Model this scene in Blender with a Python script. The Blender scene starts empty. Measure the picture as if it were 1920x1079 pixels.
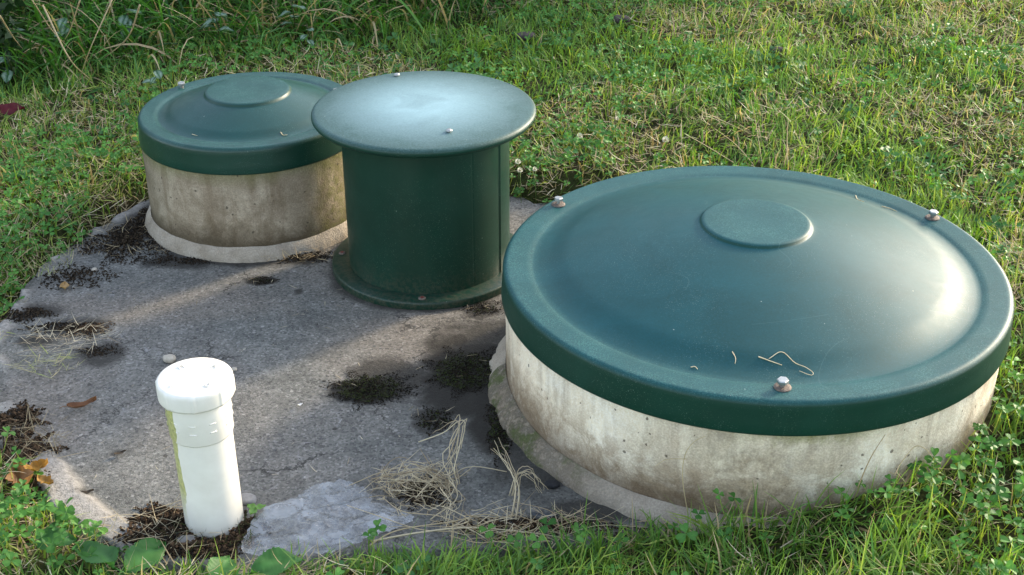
import bpy, math, random
import numpy as np
from mathutils import Vector, Matrix

rng = np.random.default_rng(11)
random.seed(5)
sc = bpy.context.scene
COL = sc.collection
PI = math.pi

# ------------------------------------------------------------------ helpers
def build(name, V, F, mat=None, parent=None, smooth=True, col=None, loc=None):
    """V: (n,3); F: ndarray (m,k) or list of such arrays; col: (n,3|4) point colours"""
    V = np.asarray(V, dtype=np.float32).reshape(-1, 3)
    if isinstance(F, np.ndarray): F = [F]
    F = [np.asarray(f, dtype=np.int32) for f in F if len(f)]
    me = bpy.data.meshes.new(name)
    me.vertices.add(len(V)); me.vertices.foreach_set('co', V.ravel())
    loops = np.concatenate([f.ravel() for f in F])
    tot = np.concatenate([np.full(len(f), f.shape[1], dtype=np.int32) for f in F])
    start = np.concatenate([[0], np.cumsum(tot)[:-1]]).astype(np.int32)
    me.loops.add(len(loops)); me.loops.foreach_set('vertex_index', loops)
    me.polygons.add(len(tot)); me.polygons.foreach_set('loop_start', start)
    me.polygons.foreach_set('loop_total', tot)
    me.polygons.foreach_set('use_smooth', np.full(len(tot), smooth, dtype=bool))
    me.update(calc_edges=True); me.validate()
    if col is not None:
        col = np.asarray(col, dtype=np.float32)
        if col.shape[1] == 3: col = np.hstack([col, np.ones((len(col), 1), np.float32)])
        a = me.color_attributes.new('Col', 'FLOAT_COLOR', 'POINT')
        a.data.foreach_set('color', col.ravel())
    if mat: me.materials.append(mat)
    o = bpy.data.objects.new(name, me); COL.objects.link(o)
    if parent: o.parent = parent
    if loc is not None: o.location = loc
    return o

def tag(o, label=None, cat=None, group=None, kind=None):
    if label: o['label'] = label
    if cat: o['category'] = cat
    if group: o['group'] = group
    if kind: o['kind'] = kind
    return o

def empty(name, loc, label, cat, group=None, rz=0):
    o = bpy.data.objects.new(name, None); COL.objects.link(o)
    o.location = loc; o.rotation_euler.z = rz; o.empty_display_size = .05
    return tag(o, label, cat, group)

def lathe(prof, n=128, cap_top=False, cap_bot=False, rfun=None):
    prof = np.array(prof, float); m = len(prof)
    a = np.linspace(0, 2*PI, n, endpoint=False)
    V = np.zeros((m, n, 3))
    for i, (r, z) in enumerate(prof):
        rr = np.full(n, r); zz = np.full(n, z)
        if rfun is not None: rr, zz = rfun(i, r, z, a)
        V[i, :, 0] = rr*np.cos(a); V[i, :, 1] = rr*np.sin(a); V[i, :, 2] = zz
    idx = np.arange(m*n).reshape(m, n); nx = np.roll(idx, -1, axis=1)
    F = [np.stack([idx[:-1], nx[:-1], nx[1:], idx[1:]], -1).reshape(-1, 4)]
    V = V.reshape(-1, 3)
    if cap_top:
        V = np.vstack([V, [[0, 0, prof[-1][1]]]]); c = len(V)-1
        F.append(np.stack([idx[-1], nx[-1], np.full(n, c)], -1))
    if cap_bot:
        V = np.vstack([V, [[0, 0, prof[0][1]]]]); c = len(V)-1
        F.append(np.stack([nx[0], idx[0], np.full(n, c)], -1))
    return V, F

def join(parts):
    Vs, Fs, off = [], [], 0
    for V, F in parts:
        V = np.asarray(V, float); Vs.append(V)
        if isinstance(F, np.ndarray): F = [F]
        for f in F: Fs.append(np.asarray(f)+off)
        off += len(V)
    return np.vstack(Vs), Fs

def tube(pts, rad, n=6):
    P = np.array(pts, float); m = len(P)
    rad = np.full(m, rad) if np.isscalar(rad) else np.array(rad)
    T = np.gradient(P, axis=0); T /= np.linalg.norm(T, axis=1)[:, None]+1e-9
    u = np.cross(T[0], [0.13, .21, .97]); u /= np.linalg.norm(u)
    V = np.zeros((m, n, 3)); a = np.linspace(0, 2*PI, n, endpoint=False)
    for i in range(m):
        u = u-T[i]*(u@T[i]); u /= np.linalg.norm(u)+1e-9
        w = np.cross(T[i], u)
        V[i] = P[i]+rad[i]*(np.cos(a)[:, None]*u+np.sin(a)[:, None]*w)
    idx = np.arange(m*n).reshape(m, n); nx = np.roll(idx, -1, axis=1)
    F = [np.stack([idx[:-1], nx[:-1], nx[1:], idx[1:]], -1).reshape(-1, 4)]
    if n == 4 or n == 3: F += [idx[:1, ::-1].copy(), idx[-1:].copy()]
    else: F += [idx[:1, ::-1].copy(), idx[-1:].copy()]
    return V.reshape(-1, 3), F

def spline(pts, k=6):
    P = np.array(pts, float); out = []
    Q = np.vstack([2*P[0]-P[1], P, 2*P[-1]-P[-2]])
    for i in range(1, len(Q)-2):
        for t in np.linspace(0, 1, k, endpoint=False):
            out.append(.5*((2*Q[i])+(-Q[i-1]+Q[i+1])*t+(2*Q[i-1]-5*Q[i]+4*Q[i+1]-Q[i+2])*t*t+(-Q[i-1]+3*Q[i]-3*Q[i+1]+Q[i+2])*t**3))
    out.append(P[-1]); return np.array(out)

_tab = np.random.default_rng(3).random((256, 256))
def vnoise(x, y, s=1., o=0):
    x = np.asarray(x, float)*s+o*17.3+500; y = np.asarray(y, float)*s+o*9.1+500
    xi = np.floor(x).astype(int); yi = np.floor(y).astype(int); fx = x-xi; fy = y-yi
    fx = fx*fx*(3-2*fx); fy = fy*fy*(3-2*fy)
    g = lambda a, b: _tab[a % 256, b % 256]
    return (g(xi, yi)*(1-fx)+g(xi+1, yi)*fx)*(1-fy)+(g(xi, yi+1)*(1-fx)+g(xi+1, yi+1)*fx)*fy
def fbm(x, y, s=1., o=0, k=4):
    r = 0; a = 1; t = 0
    for i in range(k): r = r+a*vnoise(x, y, s*2**i, o+i); t += a; a *= .5
    return r/t
def sstep(a, b, x):
    t = np.clip((np.asarray(x, float)-a)/(b-a), 0, 1); return t*t*(3-2*t)

# ------------------------------------------------------------------ camera model (solved from the photograph's ellipses)
CH = 1.3; FPX = 2423.; TH = math.radians(28.76); RO = math.radians(-.12)
Fv = np.array([0, math.cos(TH), -math.sin(TH)]); R0 = np.array([1., 0, 0]); U0 = np.cross(R0, Fv)
Rv = math.cos(RO)*R0+math.sin(RO)*U0; Uv = -math.sin(RO)*R0+math.cos(RO)*U0
def un(x, y, z=0.):
    D = Fv*FPX+Rv*(x-960)-Uv*(y-539.5); t = (z-CH)/D[2]; return np.array([D[0]*t, D[1]*t, z])

# ------------------------------------------------------------------ layout
BIG = (.4215, 2.0107); MID = (-.1785, 2.4823); SML = (-.5897, 2.743); PIPE = (-.4675, 1.604)
SC_ = (-.09, 2.2)
_ang = np.radians([-37, 0, 40, 76.6, 90, 105, 120, 142.7, 153.6, 166.8, 173.6, 180.8, 197.8, 214.7, 223.2, 234.3, 245.6, 259.1, 280.6, 295.6, 323, 360, 400])
_rad = np.array([.74, .8, .7, .60, .66, .80, .93, .99, .955, .955, .93, .917, .875, .853, .841, .835, .77, .665, .655, .671, .74, .8, .7])
def slabR(th):
    th = np.mod(th, 2*PI); return np.interp(th, _ang, _rad)
def slab_d(x, y):
    dx = np.asarray(x)-SC_[0]; dy = np.asarray(y)-SC_[1]; th = np.arctan2(dy, dx)
    return np.hypot(dx, dy)-slabR(th)-.03*(fbm(x, y, 14, 4, 3)-.5)
def ground(x, y):
    x = np.asarray(x, float); y = np.asarray(y, float); d = slab_d(x, y)
    h = .016+.03*sstep(-.3, .5, x)*sstep(1.45, 2.0, y)+.02*sstep(2.5, 3.4, y)
    h = h+.012*(fbm(x, y, 5, 9, 4)-.5)*2+.022*(fbm(x, y, 13, 19, 2)-.4)*sstep(.02, .15, d)+.035*(fbm(x, y, 1.3, 21, 2)-.5)*sstep(0, .5, d)
    h = h+.35*sstep(3.9, 5.2, y)*sstep(.4, -1.2, x)          # the bank
    h = h+.02*np.clip(y-3., 0, 30)+.03*sstep(.38, .6, x)*sstep(2.6, 2.2, y)
    return -.045+(h+.045)*sstep(-.05, .09, d)

# ------------------------------------------------------------------ materials
def newmat(name):
    m = bpy.data.materials.new(name); m.use_nodes = True
    nt = m.node_tree; nt.nodes.clear(); return m, nt
class N:
    def __init__(s, nt): s.nt = nt
    def __call__(s, t, **k):
        n = s.nt.nodes.new(t)
        for a, v in k.items():
            if a.startswith('i_'):
                key = a[2:].replace('_', ' ')
                if key not in n.inputs: key = a[2:]
                n.inputs[key].default_value = v
            elif a.startswith('x'): n.inputs[int(a[1:])].default_value = v
            else: setattr(n, a, v)
        return n
    def l(s, a, b): s.nt.links.new(a, b)
def ramp(n, pts, interp='LINEAR'):
    e = n.color_ramp.elements; n.color_ramp.interpolation = interp
    while len(e) > 1: e.remove(e[0])
    e[0].position = pts[0][0]; e[0].color = (*pts[0][1], 1) if not np.isscalar(pts[0][1]) else (pts[0][1],)*3+(1,)
    for p, c in pts[1:]:
        q = e.new(p); q.color = (*c, 1) if not np.isscalar(c) else (c, c, c, 1)
    return n
def mixc(q, f, a, b, mode='MIX'):
    m = q('ShaderNodeMix', data_type='RGBA', blend_type=mode)
    for v, i in ((f, 0), (a, 6), (b, 7)):
        if hasattr(v, 'is_linked') or hasattr(v, 'node'): q.l(v, m.inputs[i])
        elif np.isscalar(v): m.inputs[i].default_value = v if i == 0 else (v, v, v, 1)
        else: m.inputs[i].default_value = (*v, 1)
    return m.outputs[2]
def noise(q, vec, scale, detail=4, rough=.6, dist=0):
    n = q('ShaderNodeTexNoise', i_Scale=scale, i_Detail=detail, i_Roughness=rough, i_Distortion=dist)
    if vec is not None: q.l(vec, n.inputs['Vector'])
    return n.outputs['Fac']
def math_(q, op, a, b=None, clamp=False):
    m = q('ShaderNodeMath', operation=op, use_clamp=clamp)
    for v, i in ((a, 0), (b, 1)):
        if v is None: continue
        if np.isscalar(v): m.inputs[i].default_value = v
        else: q.l(v, m.inputs[i])
    return m.outputs[0]
def rmp(q, src, pts, interp='LINEAR'):
    r = ramp(q('ShaderNodeValToRGB'), pts, interp); q.l(src, r.inputs[0]); return r.outputs[0]
def mapr(q, src, a, b, c=0., d=1.):
    m = q('ShaderNodeMapRange', x1=a, x2=b, x3=c, x4=d); q.l(src, m.inputs[0]); return m.outputs[0]
def finish(q, color, rough=.8, bump=None, bstr=.3, bdist=.002, spec=.5, extra=None):
    p = q('ShaderNodeBsdfPrincipled'); out = q('ShaderNodeOutputMaterial')
    if np.isscalar(color) or isinstance(color, tuple): p.inputs['Base Color'].default_value = (*color, 1)
    else: q.l(color, p.inputs['Base Color'])
    if np.isscalar(rough): p.inputs['Roughness'].default_value = rough
    else: q.l(rough, p.inputs['Roughness'])
    p.inputs['Specular IOR Level'].default_value = spec
    if bump is not None:
        b = q('ShaderNodeBump', i_Strength=bstr, i_Distance=bdist); q.l(bump, b.inputs['Height']); q.l(b.outputs[0], p.inputs['Normal'])
    if extra:
        for k_, v in extra.items(): p.inputs[k_].default_value = v
    q.l(p.outputs[0], out.inputs[0]); return p

def foliage_mat(name, trans=.35, rough=.55, spec=.35, mul=1.):
    m, nt = newmat(name); q = N(nt)
    at = q('ShaderNodeVertexColor', layer_name='Col')
    p = q('ShaderNodeBsdfPrincipled', i_Roughness=rough); p.inputs['Specular IOR Level'].default_value = spec
    q.l(at.outputs[0], p.inputs['Base Color'])
    tr = q('ShaderNodeBsdfTranslucent')
    tc = mixc(q, 1., at.outputs[0], (1.5, 1.45, .6), 'MULTIPLY'); q.l(tc, tr.inputs[0])
    mx = q('ShaderNodeMixShader', i_Fac=trans); q.l(p.outputs[0], mx.inputs[1]); q.l(tr.outputs[0], mx.inputs[2])
    o = q('ShaderNodeOutputMaterial'); q.l(mx.outputs[0], o.inputs[0]); return m
M_leaf = foliage_mat('grass_blade')
M_clover = foliage_mat('clover_leaf', .3, .5, .3)
M_straw = foliage_mat('straw', .2, .6, .3)
M_debris = foliage_mat('debris', .03, .9, .15)

def plastic_mat(name, kind):
    m, nt = newmat(name); q = N(nt)
    tc = q('ShaderNodeTexCoord').outputs['Object']
    geo = q('ShaderNodeNewGeometry')
    sx = q('ShaderNodeSeparateXYZ'); q.l(geo.outputs['True Normal'], sx.inputs[0])
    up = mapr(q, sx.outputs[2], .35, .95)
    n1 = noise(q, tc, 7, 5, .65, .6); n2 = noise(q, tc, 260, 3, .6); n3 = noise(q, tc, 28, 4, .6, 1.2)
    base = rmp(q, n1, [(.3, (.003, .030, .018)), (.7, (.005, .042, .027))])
    # chalky bloom on upward faces: weathered plastic plus sky reflection painted into the colour
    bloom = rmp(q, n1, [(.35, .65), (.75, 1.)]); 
    if kind == 'mid':   # weathered haze with painted sky sheen, heaviest on the middle of the lid
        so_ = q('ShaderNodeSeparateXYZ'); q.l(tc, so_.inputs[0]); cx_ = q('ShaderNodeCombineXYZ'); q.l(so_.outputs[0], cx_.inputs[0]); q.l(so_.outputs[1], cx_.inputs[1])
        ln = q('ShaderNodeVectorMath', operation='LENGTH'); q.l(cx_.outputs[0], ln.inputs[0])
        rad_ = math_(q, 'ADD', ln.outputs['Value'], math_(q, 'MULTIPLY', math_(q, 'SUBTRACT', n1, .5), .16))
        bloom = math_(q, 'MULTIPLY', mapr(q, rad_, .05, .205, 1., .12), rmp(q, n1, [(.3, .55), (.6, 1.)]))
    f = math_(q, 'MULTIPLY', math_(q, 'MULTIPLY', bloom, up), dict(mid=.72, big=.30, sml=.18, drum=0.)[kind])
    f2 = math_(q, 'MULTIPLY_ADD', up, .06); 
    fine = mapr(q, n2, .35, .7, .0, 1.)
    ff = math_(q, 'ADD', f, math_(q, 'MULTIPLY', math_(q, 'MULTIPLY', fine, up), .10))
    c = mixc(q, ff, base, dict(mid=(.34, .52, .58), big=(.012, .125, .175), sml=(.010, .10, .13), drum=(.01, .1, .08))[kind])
    # tiny pale specks and scuffs
    vo = q('ShaderNodeTexVoronoi', i_Scale=42.); q.l(tc, vo.inputs['Vector'])
    sp = mapr(q, vo.outputs['Distance'], .035, .05, 1., 0.)
    cs = q('ShaderNodeSeparateColor'); q.l(vo.outputs['Color'], cs.inputs[0])
    sp = math_(q, 'MULTIPLY', sp, math_(q, 'GREATER_THAN', cs.outputs[0], .8))
    c = mixc(q, math_(q, 'MULTIPLY', sp, .6), c, (.4, .45, .4))
    if kind in ('big', 'sml'):   # fine dust caught on the flat rim
        so_ = q('ShaderNodeSeparateXYZ'); q.l(tc, so_.inputs[0]); cx_ = q('ShaderNodeCombineXYZ'); q.l(so_.outputs[0], cx_.inputs[0]); q.l(so_.outputs[1], cx_.inputs[1])
        ln = q('ShaderNodeVectorMath', operation='LENGTH'); q.l(cx_.outputs[0], ln.inputs[0])
        ra, rb_ = (.372, .388) if kind == 'big' else (.188, .202)
        rimf = math_(q, 'MULTIPLY', math_(q, 'MAXIMUM', mapr(q, ln.outputs['Value'], ra, rb_, 0., 1.), mapr(q, ln.outputs['Value'], .086, .094, 1., 0.)), up)
        dust = math_(q, 'MULTIPLY', mapr(q, noise(q, tc, 420, 2, .7), .48, .62, 0., 1.), mapr(q, noise(q, tc, 16, 4, .6), .35, .65, .1, .5))
        c = mixc(q, math_(q, 'MULTIPLY', rimf, dust), c, (.075, .20, .175))
    gr = math_(q, 'MULTIPLY', mapr(q, noise(q, tc, 520, 2, .8), .64, .68, 0., 1.), mapr(q, noise(q, tc, 9, 3, .6), .4, .6, .05, .6))
    c = mixc(q, gr, c, (.20, .27, .24))
    # fine scratches: thin broken contour lines
    for sc_, w_, lo in ((3.1, .0011, .58), (1.9, .0007, .56)):
        mp = q('ShaderNodeMapping'); mp.inputs['Rotation'].default_value = (.3*sc_, .2, sc_); mp.inputs['Scale'].default_value = (1., 2.2, 1.); q.l(tc, mp.inputs[0])
        cn = math_(q, 'LESS_THAN', math_(q, 'ABSOLUTE', math_(q, 'SUBTRACT', noise(q, mp.outputs[0], sc_, 1, .3), .5)), w_)
        mk_ = math_(q, 'GREATER_THAN', noise(q, tc, sc_*3.3, 2, .5), lo)
        c = mixc(q, math_(q, 'MULTIPLY', math_(q, 'MULTIPLY', cn, mk_), .09), c, (.22, .32, .30))
    if kind == 'drum':  # soil splashed up from the slab
        s3 = q('ShaderNodeSeparateXYZ'); q.l(tc, s3.inputs[0])
        zz_ = math_(q, 'ADD', s3.outputs[2], math_(q, 'MULTIPLY', noise(q, tc, 30, 5, .7), -.06))
        spl = math_(q, 'MULTIPLY', mapr(q, zz_, -.03, .04, 1., 0.), mapr(q, noise(q, tc, 140, 3, .7), .42, .6, 0., 1.))
        c = mixc(q, math_(q, 'MULTIPLY', spl, .6), c, (.10, .085, .06))
    if kind == 'drum': c = mixc(q, 1., c, (.72, .78, .72), 'MULTIPLY')
    rg = mapr(q, n3, .3, .7, dict(mid=.42, big=.45, sml=.34, drum=.36)[kind], dict(mid=.52, big=.53, sml=.44, drum=.46)[kind])
    hb = math_(q, 'ADD', math_(q, 'MULTIPLY', n2, .10), math_(q, 'MULTIPLY', noise(q, tc, 5, 1, .4), .3))
    finish(q, c, rg, hb, .15, .004, dict(big=.27, mid=.32, sml=.45, drum=.35)[kind])
    return m
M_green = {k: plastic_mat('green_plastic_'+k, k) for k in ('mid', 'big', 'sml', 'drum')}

def concrete_ring_mat(name, big):
    m, nt = newmat(name); q = N(nt)
    tc = q('ShaderNodeTexCoord').outputs['Object']
    s = q('ShaderNodeSeparateXYZ'); q.l(tc, s.inputs[0]); X, Y, Z = s.outputs
    n1 = noise(q, tc, 9, 6, .65, .5); n2 = noise(q, tc, 60, 5, .7); n3 = noise(q, tc, 330, 2, .6)
    mp = q('ShaderNodeMapping'); mp.inputs['Scale'].default_value = (1, 1, .16); q.l(tc, mp.inputs[0])
    streak = noise(q, mp.outputs[0], 22, 4, .6, .3)
    if big: c = rmp(q, n1, [(.3, (.68, .56, .41)), (.5, (.82, .73, .57)), (.7, (.88, .82, .69))])
    else: c = rmp(q, n1, [(.3, (.22, .175, .12)), (.5, (.33, .27, .195)), (.72, (.47, .40, .30))])
    c = mixc(q, mapr(q, streak, .45, .64, 0., .5 if big else .7), c, (.27, .21, .15) if big else (.17, .125, .08))
    mot = rmp(q, noise(q, tc, 16, 6, .75, .8), [(.43, 0.), (.56, 1.)])
    hm = mapr(q, Z, .03, .16, .85, .1) if big else mapr(q, Z, .0, .2, .6, .25)
    c = mixc(q, math_(q, 'MULTIPLY', mot, hm), c, (.25, .17, .095) if big else (.13, .095, .055))
    # dirt rising from the foot
    hz = math_(q, 'ADD', Z, math_(q, 'MULTIPLY', math_(q, 'SUBTRACT', n1, .5), .09))
    low = mapr(q, hz, .035, .115 if big else .085, 1., 0.)
    c = mixc(q, math_(q, 'MULTIPLY', low, .85), c, (.13, .09, .055) if big else (.07, .052, .03))
    ang = math_(q, 'ARCTAN2', Y, X)
    def around(deg, w):
        d = math_(q, 'ABSOLUTE', math_(q, 'SUBTRACT', ang, math.radians(deg))); return mapr(q, d, 0., math.radians(w), 1., 0.)
    if big:
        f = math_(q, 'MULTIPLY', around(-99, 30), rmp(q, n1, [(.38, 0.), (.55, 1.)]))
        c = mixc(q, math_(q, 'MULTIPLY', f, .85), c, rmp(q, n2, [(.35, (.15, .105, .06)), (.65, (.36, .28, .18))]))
        top = mapr(q, math_(q, 'ADD', Z, math_(q, 'MULTIPLY', n2, .06)), .19, .215, 0., 1.)
        c = mixc(q, math_(q, 'MULTIPLY', math_(q, 'MULTIPLY', top, around(-86, 20)), .85), c, (.14, .15, .03))
        ru = math_(q, 'MULTIPLY', around(-40, 3), rmp(q, streak, [(.4, 0.), (.6, 1.)]))
        c = mixc(q, math_(q, 'MULTIPLY', ru, .7), c, (.32, .15, .06))
    else:
        f = math_(q, 'MULTIPLY', around(-34, 22), rmp(q, n2, [(.35, 0.), (.6, 1.)]))
        c = mixc(q, math_(q, 'MULTIPLY', f, .7), c, (.13, .14, .03))
        f = math_(q, 'MULTIPLY', around(-157, 32), rmp(q, n1, [(.35, 0.), (.6, 1.)]))
        c = mixc(q, math_(q, 'MULTIPLY', f, .8), c, (.06, .05, .025))
        top = mapr(q, math_(q, 'ADD', Z, math_(q, 'MULTIPLY', n1, .07)), .205, .24, 0., 1.)
        c = mixc(q, math_(q, 'MULTIPLY', top, .65), c, (.11, .12, .035))
    vo = q('ShaderNodeTexVoronoi', i_Scale=62., i_Randomness=1.); q.l(tc, vo.inputs['Vector'])
    cs = q('ShaderNodeSeparateColor'); q.l(vo.outputs['Color'], cs.inputs[0])
    thr = math_(q, 'MULTIPLY', math_(q, 'GREATER_THAN', cs.outputs[0], .55), mapr(q, cs.outputs[1], 0, 1, .04, .18))
    pit = math_(q, 'LESS_THAN', math_(q, 'ADD', vo.outputs['Distance'], math_(q, 'MULTIPLY', math_(q, 'SUBTRACT', noise(q, tc, 160, 2, .6), .5), .35)), thr)
    pit = math_(q, 'MULTIPLY', pit, math_(q, 'GREATER_THAN', cs.outputs[0], .55))
    c = mixc(q, math_(q, 'MULTIPLY', pit, .75), c, (.07, .055, .04))
    c = mixc(q, .55, c, rmp(q, n3, [(.3, .35), (.5, .5), (.7, .72)]), 'OVERLAY')
    h = math_(q, 'SUBTRACT', math_(q, 'ADD', math_(q, 'MULTIPLY', n2, .8), math_(q, 'MULTIPLY', n3, .35)), math_(q, 'MULTIPLY', pit, .9))
    finish(q, c, .92, h, .7, .003, .2)
    return m
M_cbig = concrete_ring_mat('concrete_big', True); M_csml = concrete_ring_mat('concrete_small', False)

def mortar_mat(name, big):
    m, nt = newmat(name); q = N(nt)
    tc = q('ShaderNodeTexCoord').outputs['Object']
    s = q('ShaderNodeSeparateXYZ'); q.l(tc, s.inputs[0]); X, Y, Z = s.outputs
    n1 = noise(q, tc, 11, 5, .65); n2 = noise(q, tc, 70, 5, .7); n3 = noise(q, tc, 330, 2, .6)
    c = rmp(q, n1, [(.35, (.27, .225, .17)), (.6, (.40, .345, .275))])
    ang = math_(q, 'ARCTAN2', Y, X)
    if big:
        d = math_(q, 'ABSOLUTE', math_(q, 'ADD', ang, math.radians(165))); f = mapr(q, d, math.radians(16), math.radians(44), 1., 0.)
        f = math_(q, 'MULTIPLY', f, rmp(q, n2, [(.35, .35), (.55, 1.)]))
        c = mixc(q, f, c, rmp(q, n2, [(.42, (.025, .022, .014)), (.5, (.09, .075, .05)), (.6, (.24, .20, .15))]))
        g = math_(q, 'MULTIPLY', f, rmp(q, noise(q, tc, 26, 4, .6), [(.52, 0.), (.62, 1.)]))
        c = mixc(q, math_(q, 'MULTIPLY', g, .8), c, (.06, .085, .02))
    c = mixc(q, mapr(q, n1, .55, .75, 0., .5), c, (.16, .12, .09))
    c = mixc(q, .5, c, rmp(q, n3, [(.3, .35), (.5, .5), (.7, .72)]), 'OVERLAY')
    h = math_(q, 'ADD', n2, math_(q, 'MULTIPLY', n3, .5))
    finish(q, c, .95, h, .9, .004, .15); return m
M_mbig = mortar_mat('mortar_big', True); M_msml = mortar_mat('mortar_small', False)

def slab_mat():
    m, nt = newmat('weathered_slab'); q = N(nt)
    tc = q('ShaderNodeTexCoord').outputs['Object']
    at = q('ShaderNodeVertexColor', layer_name='Col'); s = q('ShaderNodeSeparateColor'); q.l(at.outputs[0], s.inputs[0])
    edge, wet, warm = s.outputs[0], s.outputs[1], s.outputs[2]
    n0 = noise(q, tc, 3.2, 4, .6, .4); n1 = noise(q, tc, 14, 5, .65, .4); n2 = noise(q, tc, 120, 4, .75); n3 = noise(q, tc, 420, 2, .7)
    c = rmp(q, n1, [(.3, (.106, .106, .096)), (.5, (.152, .150, .136)), (.7, (.222, .217, .195))])
    c = mixc(q, mapr(q, n0, .42, .68, 0., .6), c, (.185, .165, .145))
    # pale scratches / efflorescence
    n5 = noise(q, tc, 30, 7, .8, 1.5)
    c = mixc(q, math_(q, 'MULTIPLY', mapr(q, n5, .56, .66, 0., .5), mapr(q, n0, .35, .55, 0., 1.)), c, (.34, .335, .33))
    c = mixc(q, math_(q, 'MULTIPLY', warm, .45), c, (.215, .18, .145))
    # aggregate grains
    vo = q('ShaderNodeTexVoronoi', i_Scale=260.); q.l(tc, vo.inputs['Vector'])
    cs = q('ShaderNodeSeparateColor'); q.l(vo.outputs['Color'], cs.inputs[0])
    g = rmp(q, cs.outputs[0], [(0., .14), (.22, .36), (.6, .52), (.86, .64), (1., .95)])
    c = mixc(q, .6, c, g, 'OVERLAY')
    dk = math_(q, 'GREATER_THAN', n2, .60)
    c = mixc(q, math_(q, 'MULTIPLY', dk, .55), c, (.045, .045, .05))
    vo2 = q('ShaderNodeTexVoronoi', i_Scale=26.); q.l(tc, vo2.inputs['Vector'])
    cs2 = q('ShaderNodeSeparateColor'); q.l(vo2.outputs['Color'], cs2.inputs[0])
    pit = math_(q, 'MULTIPLY', math_(q, 'LESS_THAN', vo2.outputs['Distance'], .11), math_(q, 'GREATER_THAN', cs2.outputs[0], .72))
    c = mixc(q, math_(q, 'MULTIPLY', pit, .7), c, (.04, .035, .03))
    vo3 = q('ShaderNodeTexVoronoi', i_Scale=95.); q.l(tc, vo3.inputs['Vector'])
    cs3 = q('ShaderNodeSeparateColor'); q.l(vo3.outputs['Color'], cs3.inputs[0])
    st_ = math_(q, 'MULTIPLY', math_(q, 'LESS_THAN', vo3.outputs['Distance'], mapr(q, cs3.outputs[1], 0, 1, .12, .34)), math_(q, 'GREATER_THAN', cs3.outputs[0], .62))
    c = mixc(q, math_(q, 'MULTIPLY', st_, .55), c, rmp(q, cs3.outputs[2], [(0., (.05, .055, .06)), (.6, (.10, .10, .10)), (.8, (.22, .20, .17)), (1., (.42, .40, .37))]))
    # hairline cracks
    dw = q('ShaderNodeTexNoise', i_Scale=9., i_Detail=6., i_Roughness=.7); q.l(tc, dw.inputs['Vector'])
    vm = q('ShaderNodeVectorMath', operation='MULTIPLY_ADD'); q.l(dw.outputs['Color'], vm.inputs[0]); vm.inputs[1].default_value = (.16, .16, 0); q.l(tc, vm.inputs[2])
    vc = q('ShaderNodeTexVoronoi', feature='DISTANCE_TO_EDGE', i_Scale=2.1); q.l(vm.outputs[0], vc.inputs['Vector'])
    ck = math_(q, 'MULTIPLY', math_(q, 'LESS_THAN', vc.outputs['Distance'], .0035), rmp(q, n0, [(.5, 0.), (.56, 1.)]))
    c = mixc(q, math_(q, 'MULTIPLY', ck, .75), c, (.03, .028, .025))
    c = mixc(q, edge, c, rmp(q, n2, [(.35, (.20, .185, .165)), (.6, (.40, .375, .34))]))
    c = mixc(q, wet, c, (.022, .019, .015))
    h = math_(q, 'SUBTRACT', math_(q, 'ADD', n2, math_(q, 'MULTIPLY', n3, .6)), math_(q, 'MULTIPLY', pit, .8))
    rr = mapr(q, wet, 0., 1., .9, .72)
    finish(q, c, rr, h, .8, .003, .3); return m
M_slab = slab_mat()

def soil_mat():
    m, nt = newmat('lawn_soil'); q = N(nt)
    tc = q('ShaderNodeTexCoord').outputs['Object']
    n1 = noise(q, tc, 6, 5, .6); n2 = noise(q, tc, 70, 5, .75)
    c = rmp(q, n2, [(.3, (.018, .016, .009)), (.5, (.045, .040, .018)), (.7, (.10, .08, .04))])
    c = mixc(q, mapr(q, n1, .4, .65, 0., .8), c, rmp(q, n2, [(.3, (.02, .035, .01)), (.7, (.07, .10, .025))]))
    finish(q, c, .95, n2, 1., .012, .1); return m
M_soil = soil_mat()

def simple_mat(name, c, rough=.5, bump=0, metal=0, spec=.5, var=.25, nscale=80, extra=None):
    m, nt = newmat(name); q = N(nt)
    tc = q('ShaderNodeTexCoord').outputs['Object']; n = noise(q, tc, nscale, 4, .6)
    cc = rmp(q, n, [(.3, tuple(x*(1-var) for x in c)), (.7, tuple(min(1, x*(1+var)) for x in c))])
    ex = {'Metallic': metal}; ex.update(extra or {})
    finish(q, cc, rough, n, bump, .003, spec, ex); return m
M_zinc = simple_mat('zinc_bolt', (.42, .42, .40), .38, .1, .85, var=.15)
M_rust = simple_mat('rusty_washer', (.13, .10, .08), .7, .5, .2, var=.4, nscale=300)
M_screw = simple_mat('red_screw', (.16, .03, .02), .6, .4, .2, var=.4, nscale=300)
M_stone = simple_mat('pebble_stone', (.42, .37, .30), .85, .5, var=.2, nscale=120)
M_darkstone = simple_mat('dark_stone', (.012, .012, .014), .8, .9, var=.4, nscale=160)
M_bark = simple_mat('bark', (.07, .05, .03), .9, .8, var=.4, nscale=60)

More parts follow.
